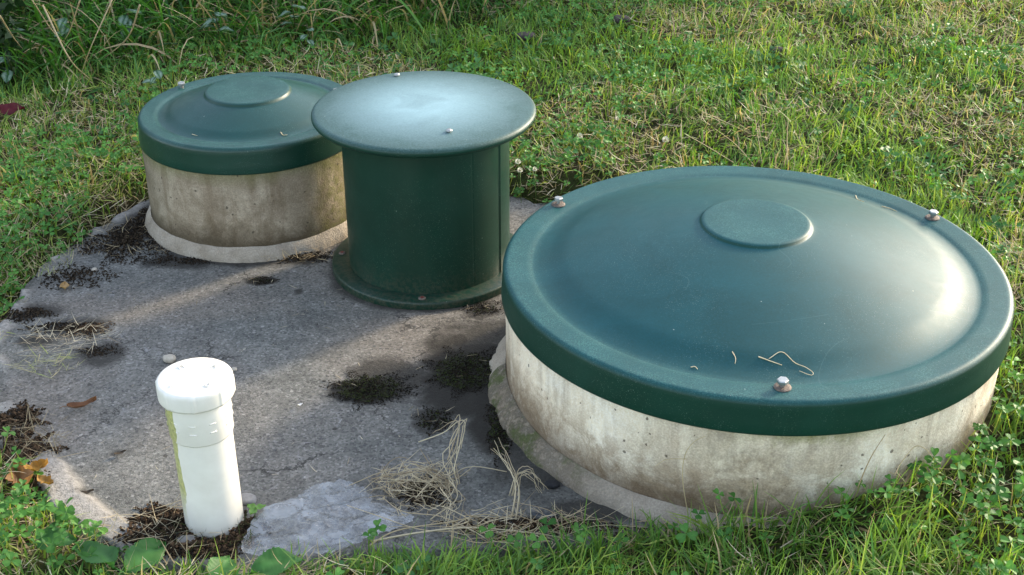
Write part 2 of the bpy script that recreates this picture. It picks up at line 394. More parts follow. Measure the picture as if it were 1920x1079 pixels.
def pvc_mat():
    m, nt = newmat('white_pvc'); q = N(nt)
    tc = q('ShaderNodeTexCoord').outputs['Object']
    s = q('ShaderNodeSeparateXYZ'); q.l(tc, s.inputs[0]); X, Y, Z = s.outputs
    n1 = noise(q, tc, 25, 4, .6); n2 = noise(q, tc, 150, 4, .7)
    c = rmp(q, n1, [(.3, (.72, .68, .60)), (.7, (.80, .765, .69))])
    ang = math_(q, 'ARCTAN2', Y, X); a2 = math_(q, 'ABSOLUTE', math_(q, 'ADD', ang, math.radians(161)))
    # ragged algae stripe down the pipe's left side
    mp = q('ShaderNodeMapping'); mp.inputs['Scale'].default_value = (1, 1, .25); q.l(tc, mp.inputs[0])
    ns = noise(q, mp.outputs[0], 60, 3, .6)
    w = math_(q, 'ADD', mapr(q, ns, .3, .7, .34, .60), math_(q, 'MULTIPLY', mapr(q, Z, .02, .2, 0., .12), 1.))
    al = math_(q, 'LESS_THAN', a2, w)
    al = math_(q, 'MULTIPLY', al, math_(q, 'LESS_THAN', Z, .243))
    al = math_(q, 'MULTIPLY', al, mapr(q, Z, .02, .09, 0., 1.))
    c = mixc(q, math_(q, 'MULTIPLY', al, .85), c, rmp(q, n2, [(.35, (.20, .22, .03)), (.65, (.50, .48, .12))]))
    hz = math_(q, 'ADD', Z, math_(q, 'MULTIPLY', n1, .02))
    c = mixc(q, mapr(q, hz, .012, .034, .75, 0.), c, (.36, .34, .29))
    sp = math_(q, 'GREATER_THAN', n2, .72)
    c = mixc(q, math_(q, 'MULTIPLY', sp, .35), c, (.5, .48, .42))
    finish(q, c, .38, n1, .05, .002, .5); return m
M_pvc = pvc_mat()

def plastic_sheet_mat():
    m, nt = newmat('cloudy_plastic'); q = N(nt)
    tc = q('ShaderNodeTexCoord').outputs['Object']
    n1 = noise(q, tc, 22, 3, .6, .8); n2 = noise(q, tc, 60, 4, .7, 1.)
    c = mixc(q, mapr(q, n2, .56, .66, 0., .75), rmp(q, n1, [(.3, (.30, .33, .36)), (.7, (.52, .56, .60))]), (.10, .085, .09))
    wr = noise(q, tc, 90, 3, .55, 3.)
    p = finish(q, c, .3, wr, .4, .003, .5)
    tr = q('ShaderNodeBsdfTransparent'); mx = q('ShaderNodeMixShader')
    f = mapr(q, n1, .35, .65, .88, .58); q.l(f, mx.inputs[0])
    q.l(p.outputs[0], mx.inputs[1]); q.l(tr.outputs[0], mx.inputs[2])
    gl = q('ShaderNodeBsdfGlossy', i_Roughness=.28); fr_ = q('ShaderNodeValue'); fr_.outputs[0].default_value = .07; m2 = q('ShaderNodeMixShader'); q.l(fr_.outputs[0], m2.inputs[0]); q.l(mx.outputs[0], m2.inputs[1]); q.l(gl.outputs[0], m2.inputs[2])
    q.l(m2.outputs[0], [n for n in nt.nodes if n.type == 'OUTPUT_MATERIAL'][0].inputs[0]); return m
M_sheet = plastic_sheet_mat()

# ------------------------------------------------------------------ GROUND
def grid_axis(a, b, fine, lo, hi):
    mid = np.arange(a, b+1e-6, fine); g = fine
    L = []; x = a
    while x > lo: g *= 1.28; x -= g; L.append(x)
    R = []; x = b; g = fine
    while x < hi: g *= 1.28; x += g; R.append(x)
    return np.concatenate([np.array(L[::-1]), mid, np.array(R)])
gx = grid_axis(-2.2, 2.2, .016, -90, 90); gy = grid_axis(1.0, 5.0, .016, -90, 120)
X, Y = np.meshgrid(gx, gy); Z = ground(X, Y)+.006*(fbm(X, Y, 60, 2, 2)-.5)
ny, nx_ = X.shape; idx = np.arange(ny*nx_).reshape(ny, nx_)
Fg = np.stack([idx[:-1, :-1], idx[:-1, 1:], idx[1:, 1:], idx[1:, :-1]], -1).reshape(-1, 4)
tag(build('ground', np.stack([X, Y, Z], -1).reshape(-1, 3), Fg, M_soil), kind='structure')

# ------------------------------------------------------------------ SLAB
nr, na = 150, 420
tt = np.linspace(0, 1, nr)[:, None]; aa = np.linspace(0, 2*PI, na, endpoint=False)[None, :]
RR = (slabR(aa)+.045*(fbm(np.cos(aa)*2, np.sin(aa)*2, 6, 3, 4)-.5)+.015)
rr = tt*RR+0*aa; sx = SC_[0]+rr*np.cos(aa); sy = SC_[1]+rr*np.sin(aa)
deg = np.degrees(aa)+0*rr; de = rr-RR                        # distance to rim (negative inside)
sz = .0025*(fbm(sx, sy, 9, 31, 3)-.5)
brk = fbm(sx, sy, 24, 41, 3)
lipf = sstep(208, 214, deg)*sstep(236, 229, deg)
sz = sz+lipf*.012*sstep(-.075, -.055, de+.01*(brk-.5))*(.6+.6*brk)
left = sstep(135, 150, deg)*sstep(212, 200, deg)
sz = sz+left*.007*sstep(-.055, -.03, de)*sstep(.42, .55, brk)
sz = sz-.03*sstep(-.012, 0, de)
edge = np.clip(lipf*sstep(-.08, -.055, de+.012*(brk-.5))+left*sstep(-.05, -.03, de)*sstep(.43, .55, brk), 0, 1)*.85
def blob(px, py, rx, ry, soft=.45, o=0):
    c = un(px, py); l = un(px-rx, py); t = un(px, py-ry)
    ax = abs(l[0]-c[0]); ay = abs(t[1]-c[1])
    d = np.hypot((sx-c[0])/ax, (sy-c[1])/ay)+.9*(fbm(sx, sy, 18, 50+o, 4)-.5)
    return sstep(1.0+soft*.5, 1.0-soft*.5, d)
wet = 0
for i, b in enumerate([(690, 732, 62, 26, .3), (728, 716, 78, 44, .55), (885, 700, 112, 80, .6), (948, 730, 66, 140, .6), (815, 790, 38, 28, .5), (905, 640, 42, 50, .7), (925, 780, 46, 80, .6),
                       (492, 527, 26, 8, .3), (560, 548, 10, 6, .3), (280, 494, 16, 8, .4), (350, 490, 60, 16, .5), (905, 585, 34, 16, .5), (860, 640, 20, 14, .6),
                       (155, 925, 14, 6, .2), (218, 850, 12, 5, .2), (140, 615, 60, 20, .6), (185, 665, 50, 20, .7), (60, 585, 50, 14, .6), (1010, 900, 70, 26, .8), (1100, 960, 80, 22, .8),
                       (560, 485, 60, 10, .5), (250, 430, 36, 40, .8), (60, 640, 40, 10, .6), (505, 892, 8, 4, .2), (814, 648, 16, 7, .3)]):
    k = dict().get(i, 1.); wet = np.maximum(wet, blob(*b, o=i)*(.95 if i in (0, 2, 6, 7, 12, 13) else .80))
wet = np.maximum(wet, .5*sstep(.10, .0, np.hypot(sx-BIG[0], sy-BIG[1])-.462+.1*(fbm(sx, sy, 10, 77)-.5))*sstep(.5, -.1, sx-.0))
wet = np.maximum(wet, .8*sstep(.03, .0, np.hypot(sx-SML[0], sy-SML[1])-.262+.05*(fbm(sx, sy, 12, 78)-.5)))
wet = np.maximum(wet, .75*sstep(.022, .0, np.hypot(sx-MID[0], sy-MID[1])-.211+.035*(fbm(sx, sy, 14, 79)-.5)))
warm = np.maximum(np.maximum(blob(330, 575, 230, 30, 1., 90), blob(780, 640, 160, 60, 1.2, 91)), np.maximum(blob(60, 800, 90, 120, 1.2, 92), .6*sstep(.10, .0, np.hypot(sx-MID[0], sy-MID[1])-.22)))  # brown tint, with warm sunlit strips also painted into the slab colour
cs_ = np.stack([edge, np.clip(wet, 0, 1)*(1-edge*.7), warm*np.ones_like(sx)], -1).reshape(-1, 3)
idx = np.arange(nr*na).reshape(nr, na); nxi = np.roll(idx, -1, 1)
Fs = np.stack([idx[:-1], nxi[:-1], nxi[1:], idx[1:]], -1).reshape(-1, 4)
# skirt down the slab's edge
bot = np.stack([sx[-1], sy[-1], np.full(na, -.11)], -1); b0 = nr*na
Vs = np.vstack([np.stack([sx, sy, sz], -1).reshape(-1, 3), bot]); bi = np.arange(na)+b0
Fs = np.vstack([Fs, np.stack([idx[-1], np.roll(idx[-1], -1), np.roll(bi, -1), bi], -1)])
slab = build('concrete_slab', Vs, Fs, M_slab, col=np.vstack([cs_, cs_[-na:]]))
tag(slab, 'grey weathered round concrete slab in the grass carrying the green covers and white pipe', 'slab')

# ------------------------------------------------------------------ RISERS
def hexbolt(h=.0095):
    """stem + hex head with rounded flange on top of washer; origin at lid surface"""
    a = np.linspace(0, 2*PI, 6, endpoint=False)+.3
    def ring(r, z): return np.stack([r*np.cos(a), r*np.sin(a), np.full(6, z)], -1)
    V = np.vstack([ring(.0095, h), ring(.0103, h+.0012), ring(.0103, h+.0062), ring(.0088, h+.0078)])
    idx = np.arange(24).reshape(4, 6); nxx = np.roll(idx, -1, 1)
    F = [np.stack([idx[:-1], nxx[:-1], nxx[1:], idx[1:]], -1).reshape(-1, 4), idx[-1:].copy(), idx[:1, ::-1].copy()]
    st = lathe([(.0045, .001), (.0045, h+.002)], 16)
    return join([(V, F), st])
HB, HBF = hexbolt()
HB = HB*.88
WS, WSF = lathe([(.0132, .0002), (.0134, .0012), (.0128, .0022), (.0075, .0024), (.0046, .0026)], 28, cap_top=True)
def add_bolt(parent, x, y, z, rz=0, tilt=0):
    b = build('bolt', HB, HBF, M_zinc, parent, smooth=False, loc=(x, y, z)); b.rotation_euler = (tilt, tilt*.5, rz)
    w = build('washer', WS, WSF, M_rust, parent, loc=(x, y, z))
    return b

def smoothprof(pts, k=5):
    P = spline(np.array(pts), k); return [tuple(p) for p in P]

def lid_profile(rs, z0, zr, rg, zc, rb, expo, dip):
    """skirt radius, skirt bottom z, rim z, groove radius, dome top z, boss radius"""
    P = [(rs-.010, z0+.004), (rs-.0035, z0-.0002), (rs-.0008, z0+.0008), (rs, z0+.004), (rs-.001, z0+.02), (rs-.0022, zr-.017)]
    c = (rs-.0022-.0105, zr-.0105)                       # rounded shoulder
    for t in np.linspace(0, PI/2, 9)[1:]: P.append((c[0]+.0105*math.cos(t), c[1]+.0105*math.sin(t)))
    for r in np.linspace(c[0]-.004, rg+.008, 5): P.append((r, zr-.0008*(c[0]-r)/.02))
    zg = zr-dip
    P.append((rg+.004, zr-.003)); P.append((rg, zg)); 
    n = 34
    for i in range(1, n+1):
        r = rg+(rb+.012-rg)*i/n; u = r/rg
        f = 1-u**expo; f0 = 1-((rb+.012)/rg)**expo
        e = sstep(0, .16, (rg-r)/rg)*.5+.5                # ease out of the groove
        P.append((r, zg+(zc-zg)*f/f0*e))
    return P

def riser(name, label, ctr, rring, rfoot, zj, rlid, z0, zr, rg, zc, rb, zb, expo, dip, gm, cm, mm, seed):
    t = empty(name, (ctr[0], ctr[1], 0), label, 'manhole')
    # concrete ring
    def rf(i, r, z, a):
        return r+.0022*(fbm(np.cos(a)*3+z*8, np.sin(a)*3+z*5, 3, seed)-.5), np.full_like(a, z)
    V, F = lathe([(rring, z) for z in np.linspace(-.05, z0+.03, 22)]+[(rring-.01, z0+.032)], 200, rfun=rf)
    build('concrete_ring', V, F, cm, t)
    # mortar collar with uneven edge
    def rf2(i, r, z, a):
        k = [1, .9, .7, .4, .1, 0][i]
        if rring > .4: w = .030*k*(1+.6*(fbm(np.cos(a)*4, np.sin(a)*4, 3, seed+5)-.5)); bulk = np.exp(-((np.mod(np.degrees(a), 360)-186)/22)**2)
        else: w = .017*k*(1+.3*(fbm(np.cos(a)*4, np.sin(a)*4, 3, seed+5)-.5)); bulk = 0*a
        zz = z*(1+.18*(fbm(np.cos(a)*3+i*.15, np.sin(a)*3, 2, seed+8, 3)-.5))*(1+bulk*.35)
        nn = .003*(fbm(np.cos(a)*8+i*.3, np.sin(a)*8, 3, seed+9)-.5)
        return rring+.001+w+nn*(i < 5)+bulk*.004*k+bulk*.012*k*(fbm(np.cos(a)*22+i*.7, np.sin(a)*22, 4, seed+11)-.5), zz
    V, F = lathe([(0, -.02), (0, zj*.22), (0, zj*.5), (0, zj*.8), (0, zj), (0, zj*1.05)], 360, rfun=rf2)
    build('mortar_collar', V, F, mm, t)
    P = lid_profile(rlid, z0, zr, rg, zc, rb, expo, dip)
    # raised centre boss, same moulding
    P += [(rb+.007, zc+.0012), (rb+.004, zc+.0022), (rb+.002, zb-.0025), (rb+.0005, zb-.0015), (rb-.002, zb-.0004), (rb-.006, zb), (rb*.6, zb-.0003), (rb*.3, zb-.0005)]
    V, F = lathe(P, 256, cap_top=True)
    lid = build('lid', V, F, gm, t)
    return t, lid

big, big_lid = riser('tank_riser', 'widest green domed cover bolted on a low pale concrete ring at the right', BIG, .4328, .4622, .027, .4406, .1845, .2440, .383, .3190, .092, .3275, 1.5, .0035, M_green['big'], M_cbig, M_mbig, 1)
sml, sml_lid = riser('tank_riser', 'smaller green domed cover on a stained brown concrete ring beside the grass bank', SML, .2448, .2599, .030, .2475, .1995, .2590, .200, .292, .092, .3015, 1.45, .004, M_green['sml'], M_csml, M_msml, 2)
for px, py in ((1047, 384), (1748, 409), (1466, 722)):
    p = un(px, py, .2435); d = np.array([p[0]-BIG[0], p[1]-BIG[1]]); a = math.atan2(d[1], d[0]); r = min(max(np.hypot(*d), .397), .415)
    add_bolt(big_lid, r*math.cos(a), r*math.sin(a), .2432, a, .06)
for px, py in ((341, 164), (624, 178)):
    p = un(px, py, .2585); d = np.array([p[0]-SML[0], p[1]-SML[1]]); a = math.atan2(d[1], d[0]); r = min(max(np.hypot(*d), .205), .226)
    add_bolt(sml_lid, r*math.cos(a), r*math.sin(a), .2558, a, -.05)

# ------------------------------------------------------------------ MIDDLE HOUSING
mid = empty('vent_housing', (MID[0], MID[1], 0), 'tall green drum with flat overhanging mushroom lid standing between the two domed covers', 'housing')
def rfm(i, r, z, a):
    dg = np.degrees(np.arctan2(np.sin(a), np.cos(a)))
    st = np.where((dg > -27) & (dg < 70), .0022, 0.)
    sm = -.0004*np.exp(-((dg+54)/.5)**2)
    return r+st+sm, np.full_like(a, z)
V, F = lathe([(.1715, z) for z in np.linspace(.012, .34, 12)], 720, rfun=rfm)
body = build('drum', V, F, M_green['drum'], mid)
V, F = lathe([(.2085, -.002), (.209, .0005), (.2092, .012), (.2085, .0153), (.2065, .0168), (.17, .0172)], 200)
fl = build('base_flange', V, F, M_green['drum'], mid)
SCV, SCF = lathe([(.0078, .0), (.0076, .0014), (.0062, .0024), (.0040, .0028)], 20, cap_top=True)
SC2, SC2F = lathe([(.0040, .0026), (.0036, .0034), (.0028, .0036)], 16, cap_top=True)
for px, py in ((791, 563), (645, 475)):
    p = un(px, py, .0172); d = np.array([p[0]-MID[0], p[1]-MID[1]]); a = math.atan2(d[1], d[0])
    w = build('washer', SCV, SCF, M_rust, fl, loc=(.190*math.cos(a), .190*math.sin(a), .0171))
    build('screw', SC2, SC2F, M_screw, fl, loc=(.190*math.cos(a), .190*math.sin(a), .0171))
for a in (30, 150):
    a = math.radians(a); build('screw', SC2, SC2F, M_screw, fl, loc=(.190*math.cos(a), .190*math.sin(a), .0185))
P = [(.165, .3385), (.215, .3375), (.2215, .338)]
for t in np.linspace(-PI/2, PI/2, 11)[1:]: P.append((.2175+.0115*math.cos(t), .3480+.0092*math.sin(t)))
for r in np.linspace(.205, .02, 12): P.append((r, .3572+.0085*(1-(r/.2175)**2)))
V, F = lathe(P, 256, cap_top=True, cap_bot=False)
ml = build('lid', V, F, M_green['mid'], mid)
for px, py in ((744, 142), (842, 249)):
    p = un(px, py, .36); x, y = p[0]-MID[0], p[1]-MID[1]; r = math.hypot(x, y)
    if r > .2: x *= .2/r; y *= .2/r; r = .2
    zz = .3572+.0085*(1-(r/.2175)**2)
    V, F = lathe([(.0036, -.001), (.0036, .0022), (.0064, .0024), (.0064, .0040), (.004, .0058)], 20, cap_top=True)
    build('screw', V, F, M_zinc, ml, loc=(x, y, zz))

# ------------------------------------------------------------------ WHITE PIPE
pipe = empty('vent_pipe', (PIPE[0], PIPE[1], 0), 'white plastic pipe with screw cap standing upright in soil at the slab edge', 'pipe')
V, F = lathe([(.0447, -.03), (.045, .0), (.045, .08), (.0448, .19)], 96)
build('pipe_body', V, F, M_pvc, pipe)
def rib(i, r, z, a): return r+0*a, np.full_like(a, z)
V, F = lathe([(.0450, .1768), (.0468, .1770), (.0475, .179), (.0476, .206), (.0480, .208), (.0482, .232), (.0478, .236), (.0478, .247)], 96)
cp = build('coupling', V, F, M_pvc, pipe)
parts = []
for k in range(10):
    a = 2*PI*k/10+.2
    for zz in (.199, .214):
        V, F = tube([(.0478*math.cos(a+t), .0478*math.sin(a+t), zz) for t in np.linspace(0, .22, 6)], .0011, 5); parts.append((V, F))
V, F = join(parts); build('rib', V, F, M_pvc, cp)
def capr(i, r, z, a):
    k = np.zeros_like(a)
    for j in range(8): k = np.maximum(k, np.exp(-((np.angle(np.exp(1j*(a-j*PI/4-.15))))/.055)**4))
    return r+(.0009*k if 1 <= i <= 4 else 0), np.full_like(a, z)
V, F = lathe([(.047, .2425), (.0556, .2425), (.0560, .245), (.0560, .263), (.0556, .2685), (.0540, .2708), (.050, .2714), (.03, .2716)], 240, cap_top=True, rfun=capr)
cap = build('cap', V, F, M_pvc, pipe)
for a in (20, 110, 200, 290):
    a = math.radians(a+25); c = np.array([.035*math.cos(a), .035*math.sin(a)]); t_ = np.array([-math.sin(a), math.cos(a)])*.0035; u = np.array([math.cos(a), math.sin(a)])*.0045
    V, F = tube([(*(c-t_-u), .2718), (*(c-t_+u*.6), .2732), (*(c+u), .2734), (*(c+t_+u*.6), .2732), (*(c+t_-u), .2718)], .0012, 6)
    build('cap_mark', V, F, M_pvc, cap)

# ------------------------------------------------------------------ GRASS
def blades(n_or_root, L, az, lean, curl, w, c0, c1, seg=3, twist=None, clampz=True):
    P0 = n_or_root; n = len(P0)
    dirh = np.stack([np.cos(az), np.sin(az), np.zeros(n)], -1)
    side0 = np.stack([-np.sin(az), np.cos(az), np.zeros(n)], -1)
    tw = rng.normal(0, .6, n) if twist is None else twist
    V = np.zeros((n, seg+1, 2, 3)); C = np.zeros((n, seg+1, 2, 3)); p = P0.copy()
    for k in range(seg+1):
        t = k/seg
        a = lean+curl*t
        up = np.cos(a)[:, None]*np.array([0, 0, 1.])-0*dirh
        tang = np.sin(a)[:, None]*dirh+up
        nrm = np.cos(a)[:, None]*dirh-np.sin(a)[:, None]*np.array([0, 0, 1.])
        side = np.cos(tw*(.4+.6*t))[:, None]*side0+np.sin(tw*(.4+.6*t))[:, None]*nrm
        ww = w*(.75+.5*t-1.17*t*t)*.5
        V[:, k, 0] = p-side*ww[:, None]; V[:, k, 1] = p+side*ww[:, None]
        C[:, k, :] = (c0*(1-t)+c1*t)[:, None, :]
        p = p+tang*(L/seg)[:, None]
    V = V.reshape(-1, 3)
    if clampz:
        g = np.repeat(P0[:, 2], (seg+1)*2); V[:, 2] = np.maximum(V[:, 2], g+.001)
    b = (np.arange(n)*(seg+1)*2)[:, None]
    F = np.concatenate([b+np.array([2*k, 2*k+1, 2*k+3, 2*k+2])[None, :] for k in range(seg)], 0)
    return V, F, C.reshape(-1, 3)

def inring(x, y, pad=.0):
    return (np.hypot(x-BIG[0], y-BIG[1]) < .434+pad) | (np.hypot(x-SML[0], y-SML[1]) < .246+pad) | (np.hypot(x-MID[0], y-MID[1]) < .21+pad)

def scatter(n, dens=None, x0=-2.6, x1=2.6, y0=1.0, y1=5.6, margin=.02):
    x = rng.uniform(x0, x1, n); y = rng.uniform(y0, y1, n)
    keep = (slab_d(x, y) > margin) & ~inring(x, y, .004) & (np.abs(x) < .42*y+.5)
    keep &= rng.random(n) < np.clip((2.3/y)**1.15, 0, 1)
    if dens is not None: keep &= rng.random(n) < dens(x, y)
    return x[keep], y[keep]

# region maps ------------------------------------------------
def tallness(x, y):      # the unmown strip at upper left
    yb = 3.35+.30*sstep(-1.6, -.6, x)+.55*sstep(-.6, .5, x)+.25*(fbm(x, y, 2, 61)-.5)
    return sstep(0, .25, y-yb)*sstep(.75, -.1, x)
def dryness(x, y):
    d = .28+3.8*(fbm(x, y, 3.1, 71, 4)-.5)
    d = d+.50*sstep(.1, 1.0, x)*sstep(2.4, 3.0, y)
    d = d+.75*np.exp(-(((x+.62)/.22)**2+((y-3.72)/.16)**2))      # dry patch behind the small cover
    d = d+.35*np.exp(-(((x+.95)/.18)**2+((y-3.15)/.25)**2))
    d = d-.45*sstep(2.0, 1.5, y)*sstep(-.3, .2, x)                # fresh green at the front
    d = d-.3*tallness(x, y)-.15*sstep(-.9, -1.1, x)*sstep(3., 2.6, y)
    return np.clip(d, 0.02, .95)
def clover_map(x, y):
    c = 3.2*(fbm(x, y, 3.6, 81, 3)-.49)
    c = c+.9*np.exp(-(((x+1.05)/.2)**2+((y-2.65)/.35)**2))        # left of slab
    c = c+1.2*np.exp(-(((x+.78)/.22)**2+((y-1.5)/.16)**2))        # bottom left corner
    c = c+1.1*np.exp(-(((x-.16)/.2)**2+((y-2.98)/.22)**2))        # behind the drum
    c = c+1.3*np.exp(-(((x-.66)/.20)**2+((y-1.61)/.10)**2))       # against the big ring
    c = c*(1-.75*sstep(-.45, -.35, x)*sstep(.5, .4, x)*sstep(1.75, 1.65, y))
    return np.clip(c, .02, 1)*(1-tallness(x, y))
G1 = np.array([.070, .180, .025]); G2 = np.array([.190, .315, .048]); G3 = np.array([.33, .39, .09]); GB = np.array([.055, .18, .045])
S1 = np.array([.47, .38, .23]); S2 = np.array([.30, .225, .135]); S3 = np.array([.62, .54, .38])
def mixcol(A, B, t): return A[None]*(1-t[:, None])+B[None]*t[:, None]

def lawn():
    Vs, Fs, Cs = [], [], []
    # short mown blades
    x, y = scatter(430000, lambda x, y: (1-.55*clover_map(x, y))*(1-.55*tallness(x, y))*(.55+.45*(1-dryness(x, y))))
    n = len(x); d = dryness(x, y); patch = fbm(x, y, 3.7, 91, 3)
    front = sstep(1.95, 1.55, y)*sstep(-.2, .1, x)
    L = rng.uniform(.018, .048, n)*(.7+1.*patch)*(1+.55*front); L *= .75+.25*sstep(0, .1, slab_d(x, y))
    az = fbm(x, y, 7, 57, 2)*4*PI+rng.normal(0, 1.1, n)
    L = L*(.72+.7*fbm(x, y, 13, 58, 2))
    lean = np.abs(rng.normal(.75, .5, n)); curl = rng.normal(.6, .7, n)
    w = rng.uniform(.0024, .0054, n)*(1+.10*(y-2))
    t = np.clip(rng.random(n)*.55+1.5*(fbm(x, y, 9, 59, 3)-.5)+.3, 0, 1)
    c = mixcol(G1, G2, t); yel = rng.random(n) < .16+.35*sstep(.4, 1.2, x)*.6+.15*d; c[yel] = c[yel]*.4+G3*.6
    blu = rng.random(n) < .25; c[blu] = c[blu]*.4+GB*.6
    dry = rng.random(n) < d*.22; cd = mixcol(S1, S2, rng.random(n)); c[dry] = cd[dry]
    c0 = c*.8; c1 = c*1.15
    P = np.stack([x, y, ground(x, y)-.002], -1)
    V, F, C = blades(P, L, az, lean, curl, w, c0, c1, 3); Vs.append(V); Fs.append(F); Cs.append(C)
    return Vs, Fs, Cs
def cat(Vs, Fs, Cs):
    off = 0; FF = []
    for V, F in zip(Vs, Fs): FF.append(F+off); off += len(V)
    return np.vstack(Vs), np.vstack(FF), np.vstack(Cs)
V, F, C = cat(*lawn())
tag(build('lawn_grass', V, F, M_leaf, col=C, smooth=False), 'short mown green lawn grass round the slab', 'grass', kind='stuff')

# longer grass at the front edge and on the right of the big ring
def long_grass(n, dens, L0, L1, cA, cB, name, label, lean=(.35, .3), curl=(.9, .5), w=(.0022, .0042), seg=5, margin=.0, straw=.08, azf=None):
    x, y = scatter(n, dens, margin=margin); n = len(x)
    if n == 0: return
    L = rng.uniform(L0, L1, n); az = rng.uniform(0, 2*PI, n) if azf is None else azf(n)
    c = mixcol(cA, cB, rng.random(n)); s = rng.random(n) < straw; c[s] = mixcol(S1, S2, rng.random(n))[s]
    P = np.stack([x, y, ground(x, y)-.003], -1)
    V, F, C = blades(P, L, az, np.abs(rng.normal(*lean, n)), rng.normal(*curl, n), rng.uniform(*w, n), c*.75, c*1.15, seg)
    tag(build(name, V, F, M_leaf, col=C, smooth=False), label, 'grass', kind='stuff')
long_grass(5000, lambda x, y: (x > -.42)*(x < 0.)*(y < 1.55)*1., .05, .11, G1*1.1, G2, 'edge_grass', 'green blades growing over the sheet and stalks at the slab front edge', margin=-.05, straw=.15)
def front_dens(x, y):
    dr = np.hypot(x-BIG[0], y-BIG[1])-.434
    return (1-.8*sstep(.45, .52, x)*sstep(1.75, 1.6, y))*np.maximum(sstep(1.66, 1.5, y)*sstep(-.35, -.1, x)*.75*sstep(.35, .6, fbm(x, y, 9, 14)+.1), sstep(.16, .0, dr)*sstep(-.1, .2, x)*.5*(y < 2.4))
long_grass(60000, front_dens, .045, .10, G1*.8, G2*.9, 'long_grass', 'longer bright green grass along the front of the wide cover', w=(.002, .0038))  # greens darkened a little: the wide cover's shadow put into the blade colour
long_grass(110000, lambda x, y: tallness(x, y)*.85, .10, .32, np.array([.018, .08, .012]), np.array([.09, .25, .035]), 'tall_grass', 'tall drooping dark green grass on the bank at the back left',
           lean=(.6, .35), curl=(1.35, .55), w=(.004, .0105), seg=6, straw=.17, azf=lambda n: rng.normal(-PI/2, 1.3, n))
long_grass(2600, lambda x, y: sstep(.55, .75, fbm(x, y, 6, 15))*(1-tallness(x, y)), .05, .09, G2, G3, 'grass_tufts', 'taller yellow green tufts sticking out of the mown lawn', w=(.002, .004))

# dry clippings tangled over the lawn
def thatch():
    x, y = scatter(230000, lambda x, y: np.clip(dryness(x, y)*1.0-.12, 0.02, 1)*(1-.35*tallness(x, y)), margin=-.004); n = len(x)
    L = rng.uniform(.02, .06, n); az = fbm(x, y, 8, 47, 2)*4*PI+rng.normal(0, 1.2, n)
    lean = rng.normal(1.28, .25, n); curl = rng.normal(.1, .9, n)
    z = ground(x, y)+rng.uniform(.004, .026, n)
    c = mixcol(S1, S2, rng.random(n)); k = rng.random(n) < .25; c[k] = S3; k = rng.random(n) < .2; c[k] = G3*1.1
    return blades(np.stack([x, y, z], -1), L, az, lean, curl, rng.uniform(.0013, .0027, n)*(1+.12*(y-2)), c, c*1.05, 4)
V, F, C = thatch()
tag(build('dry_clippings', V, F, M_straw, col=C, smooth=False), 'straw coloured dry grass clippings lying on the lawn', 'dry grass', kind='stuff')

# clover leaves
def leaflet(n=9):
    # heart shaped leaflet pointing +x, folded a little along the midrib
    pts = [(0, 0)]
    for (a, b) in [(.25, .22), (.55, .42), (.85, .43), (1.0, .24), (.93, 0), (1.0, -.24), (.85, -.43), (.55, -.42), (.25, -.22)]: pts.append((a, b))
    P = np.array([(a, b, abs(b)*.35-.18*a*a) for a, b in pts]); P[5] = (.90, 0, -.14)
    mid_ = np.array([[.5, 0, -.05]])
    P = np.vstack([P, mid_]); m = len(P)-1
    F = np.array([(m, i, i+1) for i in range(0, 9)]+[(m, 9, 0)]); return P, F
LP, LF = leaflet()
def clover_patch(name, label, x, y, size, hgt, c_lo, c_hi, mark=.25):
    n = len(x); base = ground(x, y)
    H = rng.uniform(*hgt, n); S = rng.uniform(*size, n)
    tip = np.stack([x+rng.normal(0, .008, n), y+rng.normal(-.003, .008, n), base+H], -1)
    tilt = rng.normal(0, .28, (n, 2)); az = rng.uniform(0, 2*PI, n)
    Vs = []; Cs = []
    c = mixcol(c_lo, c_hi, rng.random(n))
    nv = len(LP); shade = np.ones(nv); shade[-1] = 1+mark; shade[0] = .9
    nzv = np.stack([tilt[:, 0], tilt[:, 1]-.12, np.ones(n)], -1); nzv /= np.linalg.norm(nzv, axis=1)[:, None]
    ex = np.stack([np.cos(az), np.sin(az), np.zeros(n)], -1); ex -= nzv*(ex*nzv).sum(1)[:, None]; ex /= np.linalg.norm(ex, axis=1)[:, None]
    ey = np.cross(nzv, ex)
    for k in range(3):
        a = 2*PI*k/3+rng.normal(0, .08, n)
        fx = np.cos(a)[:, None]*ex+np.sin(a)[:, None]*ey; fy = -np.sin(a)[:, None]*ex+np.cos(a)[:, None]*ey
        s2 = S*rng.uniform(.85, 1.12, n)
        up = rng.uniform(-.15, .35, n)
        P = tip[:, None, :]+s2[:, None, None]*(LP[None, :, 0, None]*(fx[:, None]+nzv[:, None]*up[:, None, None])+LP[None, :, 1, None]*fy[:, None]+LP[None, :, 2, None]*nzv[:, None])
        Vs.append(P); Cs.append(c[:, None, :]*shade[None, :, None]*rng.uniform(.9, 1.1, n)[:, None, None])
    V = np.stack(Vs, 1).reshape(-1, 3); C = np.stack(Cs, 1).reshape(-1, 3)
    b = (np.arange(n*3)*nv)[:, None, None]; F = (b+LF[None]).reshape(-1, 3)
    # stems
    root = np.stack([x+rng.normal(0, .01, n), y+rng.normal(.004, .01, n), base-.002], -1)
    sd = np.stack([np.ones(n)*.0007, np.zeros(n), np.zeros(n)], -1)
    SV = np.stack([root-sd, root+sd, tip+sd, tip-sd], 1).reshape(-1, 3); SF = (np.arange(n)*4)[:, None]+np.arange(4)[None]
    SC = np.repeat(mixcol(G2, G3, rng.random(n)), 4, 0)
    return tag(build(name, np.vstack([V, SV]), [F, SF+len(V)], M_clover, col=np.vstack([C, SC]), smooth=False), label, 'clover', kind='stuff')
K1 = np.array([.040, .140, .022]); K2 = np.array([.105, .265, .045])
